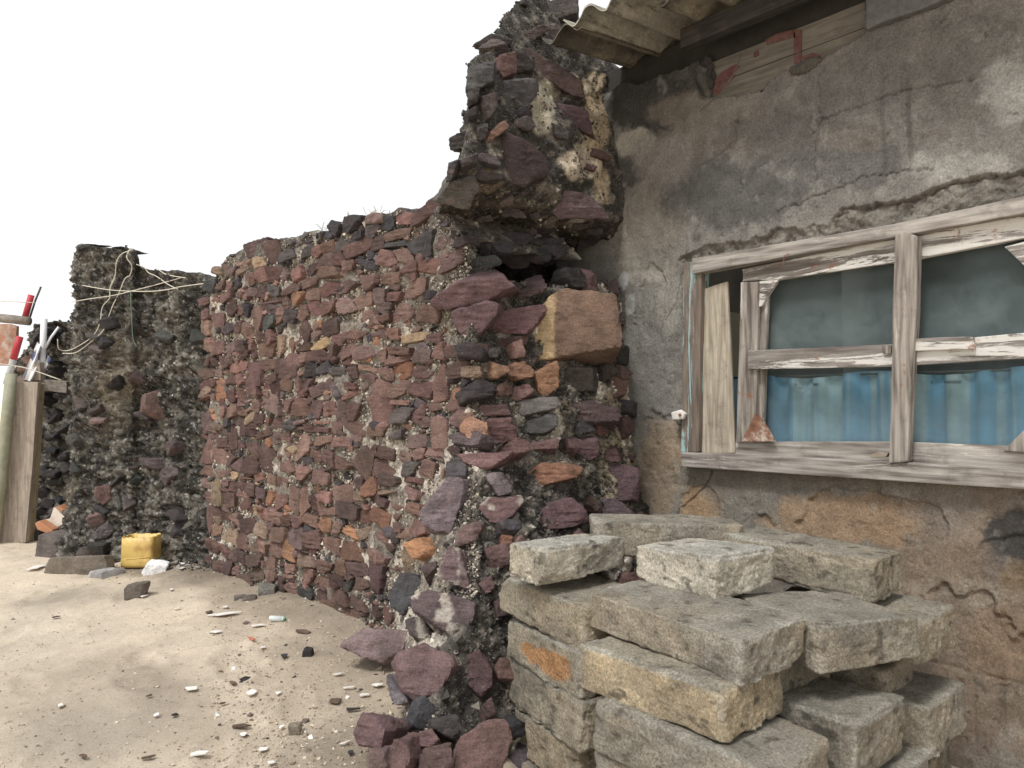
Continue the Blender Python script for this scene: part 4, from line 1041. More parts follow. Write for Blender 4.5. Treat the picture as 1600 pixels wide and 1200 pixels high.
wprism([(1188, 441), (1200, 441), (1192, 690), (1182, 690)], xf + .040, .02, WOODV, 'stile', window)
wprism([(1097, 452), (1136, 439), (1142, 560), (1149, 708), (1096, 708), (1095, 560)], xf + .030, .014, WOODB, 'loose_board', window)
wprism([(1398, 368), (1414, 362), (1433, 369), (1431, 480), (1424, 600), (1417, 722), (1389, 724), (1392, 600), (1394, 480)], xf - .030, .045, WOODV, 'mullion', window, .006)
wprism([(1168, 548), (1394, 538), (1660, 514), (1660, 556), (1394, 573), (1168, 577)], xf + .004, .03, WOODP, 'middle_rail', window)
wprism([(1378, 541), (1392, 540), (1392, 553), (1380, 553)], xf - .006, .012, WOODV, 'batten', window, .002)
wprism([(1428, 529), (1521, 525), (1523, 545), (1430, 549)], xf - .012, .016, WOODP, 'batten', window, .003)
wprism([(1186, 440), (1216, 437), (1190, 478), (1186, 480)], xf + .024, .014, WOODP, 'corner_brace', window, .002)
wprism([(1570, 386), (1620, 372), (1620, 428), (1600, 415)], xf + .03, .014, WOODP, 'corner_brace', window, .002)
wprism([(1158, 690), (1180, 645), (1190, 652), (1212, 690)], xf + .012, .006, RUSTY, 'rusty_bracket', window, .0015)
wprism([(1568, 704), (1600, 672), (1650, 640), (1650, 710)], xf + .03, .014, WOODV, 'corner_brace', window, .002)
wprism([(1357, 711), (1372, 706), (1387, 708), (1384, 714), (1362, 716)], xf - .01, .02, m_plain('flake', (150, 136, 116)), 'wood_flake', window, .002)
tube([onX(1232, 397, xf - .015), onX(1226, 400, xf - .03), onX(1223, 414, xf - .03)], .0018, RUSTY, 'nail', window, 6)
# dusty panes of glass and torn netting
def m_pane(name, dust_haze, amount, zlo):
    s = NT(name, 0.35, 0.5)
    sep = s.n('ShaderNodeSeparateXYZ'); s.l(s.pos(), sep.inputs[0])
    low = s.ramp(sep.outputs[2], zlo + .02, zlo + .22, 1.0, .45)  # thicker toward the bottom: the pane's reflected glow put into its dust
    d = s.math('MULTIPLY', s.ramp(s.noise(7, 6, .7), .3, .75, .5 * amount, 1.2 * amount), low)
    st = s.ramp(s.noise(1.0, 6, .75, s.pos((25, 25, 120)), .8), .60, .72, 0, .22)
    s.l(s.mix(st, tuple(lin(dust_haze)), lin((150, 160, 158))), s.p.inputs['Base Color'])
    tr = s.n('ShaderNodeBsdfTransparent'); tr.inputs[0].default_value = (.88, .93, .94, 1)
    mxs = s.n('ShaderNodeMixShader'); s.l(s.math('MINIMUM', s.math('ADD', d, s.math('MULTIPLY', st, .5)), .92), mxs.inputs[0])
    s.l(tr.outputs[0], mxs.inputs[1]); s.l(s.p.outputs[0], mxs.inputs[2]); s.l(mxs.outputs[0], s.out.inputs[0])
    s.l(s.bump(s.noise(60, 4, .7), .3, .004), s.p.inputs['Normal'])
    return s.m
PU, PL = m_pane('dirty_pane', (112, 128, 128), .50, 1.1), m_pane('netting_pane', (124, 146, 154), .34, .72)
xg = HX + .045
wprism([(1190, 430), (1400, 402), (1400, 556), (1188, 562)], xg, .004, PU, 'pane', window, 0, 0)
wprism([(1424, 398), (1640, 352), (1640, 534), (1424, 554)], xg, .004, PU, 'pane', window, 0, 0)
wprism([(1188, 572), (1400, 566), (1400, 700), (1186, 694)], xg, .004, PL, 'pane', window, 0, 0)
wprism([(1424, 562), (1640, 540), (1640, 716), (1424, 702)], xg, .004, PL, 'pane', window, 0, 0)
# white rag and nail on the jamb
rg = np.array([onX(x, y, HX - .05) for x, y in [(1048, 644), (1062, 640), (1070, 646), (1066, 655), (1050, 656)]])
prism(rg, (.02, 0, 0), m_plain('rag', (226, 222, 214)), 'rag', window, .005)
tube([onX(1062, 648, HX - .06), onX(1062, 648, HX + .0)], .006, RUSTY, 'nail', window, 8)

# ---- curtain in the room
CURT = NT('blue_curtain', .9, .1)
_c = CURT.mix(CURT.ramp(CURT.noise(1.0, 3, .5, CURT.pos((1, 16, .5))), .44, .56), lin((104, 164, 196)), lin((166, 186, 188)))
_c = CURT.mix(CURT.ramp(CURT.noise(9, 5, .7), .5, .7, 0, .4), _c, lin((84, 108, 118)))
CURT.done(_c, CURT.bump(CURT.noise(120, 3), .2, .002))
cyv = np.linspace(.05, 1.66, 420); czv = np.linspace(.70, 1.02, 40)
CY, CZ = np.meshgrid(cyv, czv, indexing='ij')
ph = CY * 2 * math.pi / .10 + 1.2 * np.sin(CY * 9)
CX = HX + .105 + .026 * np.sign(np.sin(ph)) * np.abs(np.sin(ph)) ** .6 * (.7 + .3 * np.sin(CZ * 6)) + .006 * np.sin(CY * 7 + CZ * 4)
CV = np.stack([CX, CY, CZ + .01 * np.sin(CY * 14) * (CZ > .99)], -1).reshape(-1, 3)
tag(mk('curtain', CV, grid_faces(420, 40), CURT.m, None), 'pleated faded blue curtain hanging behind the lower window panes', 'curtain')
tube([(HX + .105, .02, 1.02), (HX + .105, 1.67, 1.02)], .004, m_plain('cord', (90, 86, 80)), 'curtain_cord', house, 6)
# pale door seen inside
DOORW = m_plain('pale_cabinet', (196, 190, 160), .8, .15, 4)
cab = boxobj((3.0, 1.88, -.02), (3.5, 2.22, 1.36), DOORW, 'cabinet', None, .01); tag(cab, 'pale cupboard standing dimly inside the room behind the glass', 'cupboard')

# ---- eaves: corrugated sheets, purlin, plank with red paint
roof = empty('roof', (0, 0, 0)); roof.parent = house; roof.location = tuple(np.array([2.5, 1, 2.35]) - wloc(house))
def m_corr(name, c1, c2):
    s = NT(name, .9, .2); c = s.mix(s.ramp(s.noise(5, 7, .7), .35, .65), lin(c1), lin(c2))
    c = s.mix(s.ramp(s.noise(1.0, 6, .75, s.pos((6, 30, 30))), .5, .7, 0, .7), c, lin((66, 62, 54)))
    c = s.mix(1.0, c, s.gray(s.ramp(s.noise(90, 4, .7), .3, .7, .8, 1.2)), 'MULTIPLY')
    return s.done(c, s.bump(s.noise(60, 6, .7), .5, .004))
CORR = m_corr('asbestos_sheet', (172, 166, 150), (136, 131, 118)); CORR2 = m_corr('old_asbestos_sheet', (140, 130, 110), (92, 88, 80))
def corr_sheet(x0, x1, y0, y1, z0, slope, mat, name, ph=0.0):
    nx, ny = 40, max(40, int((y1 - y0) / .006)); X_ = np.linspace(x0, x1, nx); Y_ = np.linspace(y0, y1, ny)
    A, B = np.meshgrid(X_, Y_, indexing='ij')
    prof = .024 * np.sin(B * 2 * math.pi / .146 + ph)
    Z_ = z0 + slope * (A - x0) + prof + .004 * fbm(np.stack([A.ravel() * 4, B.ravel() * 4, A.ravel() * 0], 1), 2, 3).reshape(A.shape)
    ej = .006 * fbm(np.stack([B.ravel() * 30, B.ravel() * 0, B.ravel() * 0], 1), 3, 8).reshape(A.shape) * np.exp(-(A - x0) / .05)
    top = np.stack([A + ej, B, Z_ + .007], -1).reshape(-1, 3); bot = np.stack([A + ej, B, Z_], -1).reshape(-1, 3)
    f1 = grid_faces(nx, ny); n = nx * ny; f2 = f1[:, ::-1] + n
    rim = []
    idx = np.arange(n).reshape(nx, ny); loop = np.concatenate([idx[0, :-1], idx[:-1, -1], idx[-1, ::-1][:-1], idx[::-1, 0][:-1]])
    for a, b in zip(loop, np.roll(loop, -1)): rim.append((a, a + n, b + n, b))
    return mk(name, np.vstack([top, bot]), np.vstack([f1, f2, np.array(rim)]), mat, roof)
corr_sheet(2.03, 5.6, 1.515, 1.91, 2.365, .12, CORR, 'corrugated_sheet', .4)
corr_sheet(2.055, 5.6, 1.84, 2.05, 2.358, .12, CORR2, 'corrugated_sheet', .4)
corr_sheet(2.15, 5.6, .72, 1.56, 2.36, .12, CORR2, 'corrugated_sheet', 1.4)
corr_sheet(2.12, 5.6, -.30, .76, 2.385, .12, CORR2, 'corrugated_sheet', 1.4)
corr_sheet(2.10, 5.6, -1.4, -.26, 2.36, .12, CORR2, 'corrugated_sheet', 1.4)
DARKW = m_wood('dark_timber', (70, 66, 64), (44, 42, 42), None, 0, 'Y')  # near-black timber shared by both purlins
bar((2.40, -1.5, 2.325), (2.40, 1.62, 2.325), .075, .05, (-1, 0, 0), DARKW, 'purlin', roof)
bar((3.5, -1.5, 2.47), (3.5, 2.2, 2.47), .075, .05, (-1, 0, 0), DARKW, 'purlin', roof)
PLK = m_wood('pale_fascia_board', (122, 114, 101), (96, 89, 78), None, 0, 'Y')
def xprism(poly, xfv, th, mat, name, parent, bevel=.003, sub=0): return wprism(poly, xfv, th, mat, name, parent, bevel, sub)
b1_ = xprism([(1096, 104), (1352, 2), (1352, 42), (1096, 138)], HX + .012, .022, PLK, 'fascia_board', roof)
b2_ = xprism([(1096, 139), (1352, 43), (1352, 80), (1096, 176)], HX + .014, .022, PLK, 'fascia_board', roof)
xprism([(1352, -70), (1640, -190), (1640, -60), (1352, 70)], HX + .02, .02, PLK, 'fascia_board', roof)
REDP = m_plain('faded_red_paint', (104, 66, 60), .9, .35, 30, .2, .3, (112, 98, 87))
for poly, xs in [([(1196, 62), (1215, 52), (1240, 46), (1243, 58), (1218, 64), (1198, 70)], .009), ([(1240, 46), (1253, 47), (1252, 82), (1240, 84)], .009), ([(1240, 86), (1253, 84), (1250, 98), (1241, 100)], .011),
                 ([(1253, 88), (1270, 82), (1282, 86), (1276, 94), (1254, 98)], .011), ([(1115, 128), (1128, 112), (1150, 100), (1156, 104), (1140, 120), (1122, 136)], .009), ([(1112, 138), (1136, 122), (1150, 116), (1140, 130), (1118, 150)], .011), ([(1177, 82), (1185, 78), (1186, 86), (1179, 90)], .009)]:
    wprism(poly, HX + xs, .0025, REDP, 'red_paint_mark', b1_ if xs < .01 else b2_, 0, 0)
tube([onX(1158, 84, HX - .02), onX(1150, 108, HX - .03), onX(1132, 138, HX - .035), onX(1110, 160, HX - .03), onX(1093, 174, HX - .02)], .0022, m_plain('wire', (96, 88, 78)), 'wire', roof, 6, smooth_n=4)
# broken render lump under the eaves
def lump(px, py, X, r, col, name, parent, mat, n=14, seed=1):
    c = onX(px, py, X); V, Q = cubesphere(n); d = V / np.linalg.norm(V, axis=1)[:, None]
    W_ = c + d * np.array(r) * (1 + .35 * fbm(d * 2.1 + seed, 3, seed) + .12 * fbm(d * 7 + seed, 3, seed + 2))[:, None]
    return mk(name, W_, Q, mat, parent, np.tile(lin(col), (len(W_), 1)))
lump(1104, 122, HX + .012, (.035, .04, .075), (84, 80, 76), 'render_lump', house, PLASTER, 18, 3)
lump(1262, 104, HX + .008, (.022, .06, .024), (112, 106, 96), 'render_lump', house, PLASTER, 14, 5)
wprism([(1351, -30), (1500, -70), (1490, -8), (1440, 14), (1380, 34), (1353, 46)], HX - .026, .05, m_plain('grey_block', (104, 104, 102), .95, .25, 40, .2, .8), 'concrete_block', house, .006, 2)

# ================================================================== PILE OF BLOCKS
BC = dict(tan=(206, 187, 156), grey=(180, 170, 152), dk=(144, 136, 122), olive=(186, 172, 146), warm=(218, 194, 152), pale=(230, 218, 194))
nblk = [0]
def block(A, N_, wdt, ztop_, hh, tone, label, rnd=18, worn=.006, side=1, tilt=(0, 0), patch=None, cuts=2):
    nblk[0] += 1; sd_ = nblk[0] * 13
    A = np.array(A, float); N_ = np.array(N_, float); e = N_ - A; L = np.linalg.norm(e); e = e / L
    s_ = np.array([-e[1], e[0]]) * (1 if (-e[1]) > 0 else -1)      # width points to +X
    c = np.array([*((A + N_) / 2 + s_ * wdt / 2), ztop_ - hh / 2])
    ax = np.array([[e[0], e[1], 0], [s_[0], s_[1], 0], [0, 0, 1.0]])
    if np.linalg.det(ax) < 0: ax[1] *= -1
    M = Matrix.Rotation(tilt[0], 3, Vector(ax[0])) @ Matrix.Rotation(tilt[1], 3, Vector(ax[1])); ax = np.array([list(M @ Vector(v)) for v in ax])
    ext = np.array([L / 2, wdt / 2, hh / 2])
    Np = [np.array(v, float) for v in ((1, 0, 0), (-1, 0, 0), (0, 1, 0), (0, -1, 0), (0, 0, 1), (0, 0, -1))]; Dp = [ext[0], ext[0], ext[1], ext[1], ext[2], ext[2]]
    for i in range(6):
        Np[i] = Np[i] + R.normal(0, .035, 3); Np[i] /= np.linalg.norm(Np[i])
    for _ in range(cuts):
        v = np.array([R.choice([-1, 1]) * R.uniform(.3, 1), R.choice([-1, 1]) * R.uniform(.3, 1), R.choice([-1, 1]) * R.uniform(.3, 1.0)]) / ext * hh / 2; v /= np.linalg.norm(v)
        Np.append(v); Dp.append((np.abs(v) @ ext) * R.uniform(.80, .93))
    V, Q, Lc = rock(c, ax, np.array(Np), np.array(Dp), ext, 44, rnd * 2.8, worn * .55, 16, .0022, sd_, 0)
    k = fbm(V * 110, 2, sd_ % 50)                           # gritty skin
    rd = fbm(V * 38, 3, sd_ % 53); V = V + ((Lc / np.linalg.norm(Lc, axis=1)[:, None]) @ ax) * (.0018 * k + .0035 * rd - .005 * sstep(.22, .45, fbm(V * 17 + 3, 3, sd_ % 29)))[:, None]
    ed = np.sort(np.abs(Lc) / ext, axis=1)[:, 1]           # nearness to an arris
    edge_wear = sstep(.90, .99, ed + .05 * fbm(V * 25, 3, 3))
    V = V - ((Lc / np.linalg.norm(Lc, axis=1)[:, None]) @ ax) * (edge_wear * .005 * (1 + 2.2 * fbm(V * 30, 3, sd_ % 31)))[:, None]
    col = np.tile(lin(BC[tone]), (len(V), 1)); n_ = fbm(V * 7, 4, sd_ % 41)
    m = sstep(.0, .45, n_)[:, None] * .55; col = col * (1 - m) + lin((146, 138, 120)) * m
    m = sstep(-.05, .4, fbm(V * 5 + 5, 4, sd_ % 37))[:, None] * .45; col = col * (1 - m) + lin((196, 174, 138)) * m
    m = (sstep(.80, .97, Lc[:, 2] / ext[2] + .25 * fbm(V * 18, 4, sd_ % 33)) * .75)[:, None]; col = col * (1 - m) + lin((172, 165, 148) if tone != 'pale' else (206, 202, 190)) * m
    m = (sstep(.30, .5, fbm(V * 34, 4, sd_ % 23)) * .7)[:, None]; col = col * (1 - m) + lin((98, 92, 80)) * m
    m = (edge_wear * sstep(-.2, .3, n_ + .2))[:, None] * .6; col = col * (1 - m) + lin((204, 198, 182)) * m
    if patch is not None:
        ap, pc, rad = patch; d = np.linalg.norm((V - np.array(ap)) / np.array(rad), axis=1) + .5 * fbm(V * 22, 4, 8)
        m = (1 - sstep(.8, .95, d))[:, None]; col = col * (1 - m) + lin(pc) * m
    o = mk('concrete_block', V, Q, BLOCK, None, col, origin=c)
    return tag(o, label, 'block', 'concrete blocks stacked by the house wall')
# top course
block((1.40, 1.54), (1.385, 1.37), .30, .532, .09, 'pale', 'short pale broken block topmost at the left end of the stacked blocks', 20, .005)
block((1.61, 1.255), (1.573, .985), .245, .540, .10, 'pale', 'squat half block with pale top and cracked tan face on top of the pile', 20, .005, cuts=3)
block((1.66, 1.44), (1.98, 1.14), .17, .565, .10, 'grey', 'flat grey block lying behind the two topmost blocks, touching the rubble wall', 20, .004)
block((1.94, 1.19), (1.93, .755), .20, .530, .105, 'olive', 'long block with hollowed broken side lying closest to the house wall', 18, .009)
# second course
block((1.47, 1.66), (1.40, 1.25), .24, .410, .120, 'olive', 'rounded long olive-grey block under the short broken block on the left', 9, .010)
block((1.43, 1.27), (1.37, .80), .24, .440, .092, 'grey', 'large dark-topped block in front, directly under the squat half block', 16, .006)
block((1.72, 1.02), (1.60, .745), .30, .425, .105, 'grey', 'broad grey block with smooth pale top right of the front stack', 16, .007)
block((1.92, 1.02), (1.93, .635), .24, .395, .115, 'olive', 'rounded mossy block end under the hollowed block by the house wall', 8, .010)
# third course
block((1.475, 1.63), (1.40, 1.26), .23, .285, .115, 'olive', 'block with bright orange patch on its face at left', 14, .006, patch=((1.43, 1.40, .225), (206, 150, 92), (.06, .15, .040)))
block((1.315, 1.19), (1.315, .803), .25, .345, .106, 'warm', 'pale tan block with white crumbly edges and sharp corner in front', 22, .005)
block((1.63, 1.20), (1.63, .84), .24, .310, .12, 'olive', 'half-hidden block showing only its tan end behind the sharp pale tan block', 16, .007)
block((1.90, 1.10), (1.90, .72), .20, .275, .11, 'olive', 'small rounded block wedged below the mossy block end by the house', 9, .010)
# fourth course
block((1.50, 1.70), (1.395, 1.25), .24, .165, .120, 'olive', 'smooth long grey-green block below the orange-patched block', 18, .004)
block((1.277, 1.135), (1.313, .675), .26, .236, .115, 'grey', 'big dark grey front block below the sharp pale tan block', 12, .008)
block((1.60, .98), (1.585, .655), .23, .245, .13, 'grey', 'grey block with dusty top between the front stack and house wall', 14, .007)
block((1.93, 1.02), (1.92, .625), .27, .195, .115, 'grey', 'worn block with pinkish broken edge low beside the house wall', 10, .009)
# fifth and sixth
block((1.49, 1.67), (1.40, 1.28), .24, .040, .120, 'olive', 'cracked tan block fifth from the top in the left stack', 12, .009)
block((1.30, 1.14), (1.32, .66), .28, .120, .115, 'grey', 'grey block at the bottom edge under the big dark front block', 14, .008)
block((1.64, .96), (1.62, .62), .25, .110, .13, 'grey', 'block under the dusty-topped grey block', 14, .007)
block((1.92, 1.02), (1.93, .64), .22, .075, .115, 'dk', 'dark lowest block in the gap by the house wall', 12, .008)
block((1.45, 1.62), (1.36, 1.24), .26, -.082, .12, 'tan', 'lumpy tan bottom block of the left stack', 8, .012)
block((1.30, 1.14), (1.32, .66), .50, .003, .115, 'grey', 'wide bottom block beneath the front stack', 14, .008)
block((1.92, 1.02), (1.92, .66), .24, -.042, .16, 'dk', 'bottom block beneath the dark block by the house wall', 14, .008)

# ================================================================== FENCE REMAINS AT THE LEFT
TOCAM = -FW
GREYW = m_wood('grey_plank', (178, 162, 146), (146, 130, 114), None, 0, 'Z'); GREYB = m_wood('grey_beam', (150, 140, 128), (112, 102, 92), None, 0, 'X')
BAMB = m_plain('bamboo', (150, 150, 124), .75, .2, 14); REDT = m_plain('red_plastic', (196, 40, 56), .5, .15, 8); PVC = m_plain('white_pvc', (226, 226, 232), .5, .06, 6)
CONC = m_plain('grey_pipe', (176, 176, 172), .8, .15, 10)
D_ = 4.72
def facing(poly, dep, th, mat, name, parent=None, bevel=.004): return prism([pd(x, y, dep) for x, y in poly], tuple(FW * th), mat, name, parent, bevel, 1)
gb = gpt(20, 848); D_ = float((gb - C0) @ FW)
tag(facing([(24, 596), (59, 597), (51, 720), (40, 848), (-4, 850), (12, 720)], D_, .04, GREYW, 'wooden_post'), 'wide leaning weathered plank post at the left edge', 'post')
tag(facing([(60, 598), (63, 600), (56, 720), (46, 846), (41, 846), (52, 720)], D_ + .06, .05, m_wood('yellow_edge', (196, 178, 140), (160, 142, 108), None, 0, 'Z'), 'wooden_strip'), 'thin yellowish timber strip along the right edge of the plank post', 'strip')
tag(tube([pd(18, 584, D_ - .05), pd(10, 660, D_ - .05), pd(2, 750, D_ - .05), pd(-10, 846, D_ - .05)], .034, BAMB, 'bamboo_pole', None, 14), 'pale bamboo pole leaning in front of the plank post', 'pole')
bm_ = tag(facing([(52, 592), (104, 596), (104, 614), (52, 609)], D_ + .12, .08, GREYB, 'wooden_beam'), 'grey horizontal beam running from plank post to dark pillar', 'beam')
rp = empty('marker_pole', pd(16, 592, D_ + .1)); tag(rp, 'leaning pole with red upper half beside the bamboo pole', 'pole')
tube([pd(31, 526, D_ + .1), pd(21, 561, D_ + .1)], .022, REDT, 'red_sleeve', rp, 12); tube([pd(21, 561, D_ + .1), pd(10, 600, D_ + .1)], .02, CONC, 'shaft', rp, 12)
rt_ = empty('red_tube', pd(39, 494, D_ + .3)); tag(rt_, 'short red tube sticking up against the white sky', 'tube')
tube([pd(49, 461, D_ + .3), pd(38, 500, D_ + .3)], .020, REDT, 'sleeve', rt_, 12)
tag(tube([pd(64, 448, D_ + .35), pd(55, 470, D_ + .35), pd(44, 504, D_ + .35)], .007, m_plain('dark_stick', (92, 92, 84)), 'thin_stick', None, 7), 'thin dark stick behind the short red tube', 'stick')
tag(tube([pd(-12, 496, D_ + .2), pd(20, 499, D_ + .2), pd(46, 502, D_ + .2)], .030, GREYB, 'wooden_log', None, 12), 'grey horizontal log at the left edge below the red tube', 'log')
tag(facing([(-14, 506), (14, 506), (26, 509), (24, 545), (20, 571), (-14, 571)], D_ + .28, .03, m_plain('rusty_panel', (164, 112, 84), .85, .3, 5, .2, .4, (206, 204, 194)), 'rusty_panel'), 'rust-brown and white panel hanging under the log at the left edge', 'panel')
pv = empty('plastic_pipe', pd(68, 600, D_ + .16)); tag(pv, 'white plastic downpipe post with side branch by the dark pillar', 'pipe')
tube([pd(69, 498, D_ + .16), pd(67, 545, D_ + .16), pd(65, 600, D_ + .16)], .020, PVC, 'pipe', pv, 12); tube([pd(92, 511, D_ + .2), pd(80, 527, D_ + .18), pd(70, 545, D_ + .16)], .009, PVC, 'branch', pv, 8)
tag(facing([(52, 570), (62, 566), (64, 594), (52, 594)], D_ + .10, .05, GREYW, 'wooden_stub'), 'small wooden stub standing on the grey beam', 'stub')
# crumpled plastic sheet
sh = []; nu, nv_ = 26, 18
for i in range(nu):
    u = i / (nu - 1)
    for j in range(nv_):
        v = j / (nv_ - 1)
        x = 34 + 44 * (u * .5 + v * .55) ; y = 592 - 58 * v + 22 * u * v + 6 * u
        sh.append(pd(x, y, D_ + .14 + .05 * math.sin(7 * u + 4 * v) + .02 * math.sin(19 * u)))
SHEET = NT('plastic_sheet', .5, .4); SHEET.done(SHEET.mix(SHEET.ramp(SHEET.noise(6, 3, .5), .56, .60), lin((226, 226, 230)), lin((72, 88, 128))), SHEET.bump(SHEET.noise(25, 3), .5, .01))
shv = np.array(sh); shn = np.vstack([shv, shv + FW * .004])
f1 = grid_faces(nu, nv_); tag(mk('plastic_sheet', shn, np.vstack([f1, f1[:, ::-1] + len(shv)]), SHEET.m), 'crumpled white and blue plastic sheet hanging on the beam beside the pipe', 'plastic sheet')
WIRE = m_plain('cable_sheath', (206, 198, 178), .7, .1, 8)
tag(tube([pd(-5, 568, D_ - .02), pd(40, 575, D_ + .05), pd(96, 594, D_ + .02)], .0035, WIRE, 'wire', None, 6, smooth_n=4), 'thin pale wire stretched from the left edge to the grey beam', 'wire')
tag(tube([pd(-5, 470, D_ + .2), pd(56, 473, D_ + .2)], .003, WIRE, 'wire', None, 6), 'thin pale wire crossing the short red tube', 'wire')
# cables on the pillar
def on_far(pts, off=.03):
    o = []
    for x, y in pts:
        h_, n_ = cast(x, y, fbv)
        if h_ is None:
            for dx in (6, -6, 14, -14, 24, -24, 40):
                h_, n_ = cast(x + dx, y + 6, fbv)
                if h_ is not None: break
        dep = (h_ - C0) @ FW if h_ is not None else 4.4
        o.append(pd(x, y, dep - off))
    return o
for pts, lab in [([(112, 472), (140, 467), (175, 462), (205, 455), (240, 446), (283, 434)], 'white cable rising across the pillar from its left edge to the right'),
                 ([(115, 443), (140, 448), (172, 453), (205, 455), (240, 455), (270, 451), (282, 448), (335, 441)], 'white cable running nearly level across the pillar to the purple wall'),
                 ([(207, 390), (190, 397), (182, 410), (180, 430), (172, 450), (171, 466), (160, 480), (156, 505), (145, 525), (122, 541), (105, 548), (92, 545), (90, 530)], 'white cable looping down the pillar front into a coil on the left'),
                 ([(203, 389), (198, 402), (206, 416), (203, 430), (195, 436), (185, 460), (176, 478), (168, 500), (160, 518), (140, 536), (118, 551), (98, 552)], 'second slack white cable hanging from the pillar top beside the first loop'),
                 ([(213, 413), (225, 418), (232, 426), (245, 432), (262, 444), (278, 452)], 'white cable sloping down along the lower dark wall top'),
                 ([(245, 419), (258, 428), (275, 432), (290, 434)], 'short white cable sagging from the dark wall top at right')]:
    tag(tube(on_far(pts, .03), .0027, WIRE, 'cable', None, 6, smooth_n=5), lab, 'cable', 'white cables strung over the dark pillar')
tag(tube(on_far([(204, 455), (205, 480), (206, 500), (208, 530), (214, 541)]), .003, m_plain('green_cord', (96, 120, 104)), 'cord', None, 6, smooth_n=4), 'thin green cord hanging down the right edge of the pillar', 'cord')

# ================================================================== THINGS LYING IN THE YARD
def ground_rock(px, py, wpx, hpx, col, name, label, cat, mat=STONE, dpt=1.0, n=14, p=26, sd=1, yaw=None, group=None, amp=.006):
    b = gpt(px, py); dep = (b - C0) @ FW; a = wpx / F * dep / 2; c_ = hpx / F * dep / 2
    ext = np.array([a, a * dpt, max(c_, .004)]); th = -YAW + (R.uniform(-.4, .4) if yaw is None else yaw)
    ax = np.array([[math.cos(th), math.sin(th), 0], [-math.sin(th), math.cos(th), 0], [0, 0, 1.0]])
    N = [np.array(v, float) for v in ((1, 0, 0), (-1, 0, 0), (0, 1, 0), (0, -1, 0), (0, 0, 1), (0, 0, -1))]; D = list(np.repeat(ext, 2))
    for i in range(5): N[i] = N[i] + R.normal(0, .16, 3); N[i] /= np.linalg.norm(N[i])
    for _ in range(5):
        v = R.normal(0, 1, 3) / ext * ext.min(); v[2] = abs(v[2]) ; v /= np.linalg.norm(v); N.append(v); D.append((np.abs(v) @ ext) * R.uniform(.68, .88))
    ctr = b + np.array([0, 0, ext[2] * .8])
    V, Q, L = rock(ctr, ax, np.array(N), np.array(D), ext, n, p, amp * min(1, ext[2] / .03), 26, .002 * min(1, ext[2] / .03), sd, 0)
    return tag(mk(name, V, Q, mat, None, np.tile(lin(col), (len(V), 1)), sharp=30), label, cat, group)
ground_rock(128, 893, 106, 26, (150, 138, 122), 'stone_slab', 'long grey stone slab lying in front of the dark pillar', 'slab', BLOCK, .32, 20, 24, 3, -.12)
ground_rock(164, 898, 36, 11, (168, 166, 164), 'pale_stone', 'small flat pale grey stone at the right end of the long slab', 'stone', sd=4)
ground_rock(213, 931, 30, 21, (112, 100, 90), 'rock', 'single dark brown rock lying alone on the sand', 'rock', dpt=.8, sd=5)
ground_rock(244, 894, 33, 18, (236, 234, 230), 'foam_block', 'white foam block beside the cut yellow container', 'foam block', m_attr('foam', .8, .2), .8, 14, 40, 6, .25)
ground_rock(75, 820, 60, 22, (96, 80, 76), 'rock', 'long reddish rock under the broken tray near the plank post', 'rock', sd=7)
ground_rock(48, 842, 34, 18, (74, 68, 66), 'rock', 'dark rock at the foot of the plank post', 'rock', sd=8)
ground_rock(110, 864, 74, 40, (106, 96, 92), 'rock', 'big grey rubble rock at the left foot of the dark pillar', 'rock', sd=9, amp=.012)
ground_rock(86, 848, 26, 16, (120, 112, 106), 'rock', 'small grey rock left of the big rubble rock', 'rock', sd=10)
ground_rock(160, 868, 60, 28, (92, 84, 78), 'rock', 'dark rubble rock behind the long grey slab', 'rock', sd=12, amp=.012)
ground_rock(418, 926, 26, 14, (120, 116, 108), 'rock', 'grey-green stone at the foot of the purple wall', 'rock', sd=13)
ground_rock(390, 938, 20, 9, (104, 92, 84), 'rock', 'small brown stone below the grey-green stone', 'rock', sd=14)
ground_rock(374, 936, 16, 7, (120, 112, 102), 'rock', 'small grey stone left of the small brown stone', 'rock', sd=15)
ground_rock(482, 1024, 14, 12, (52, 50, 50), 'charred_lump', 'small black charred lump on the sand near the wall', 'lump', sd=16)
ground_rock(462, 1146, 17, 17, (130, 118, 100), 'pebble', 'olive-brown pebble with white chip, near the bottom of the yard', 'pebble', sd=17)
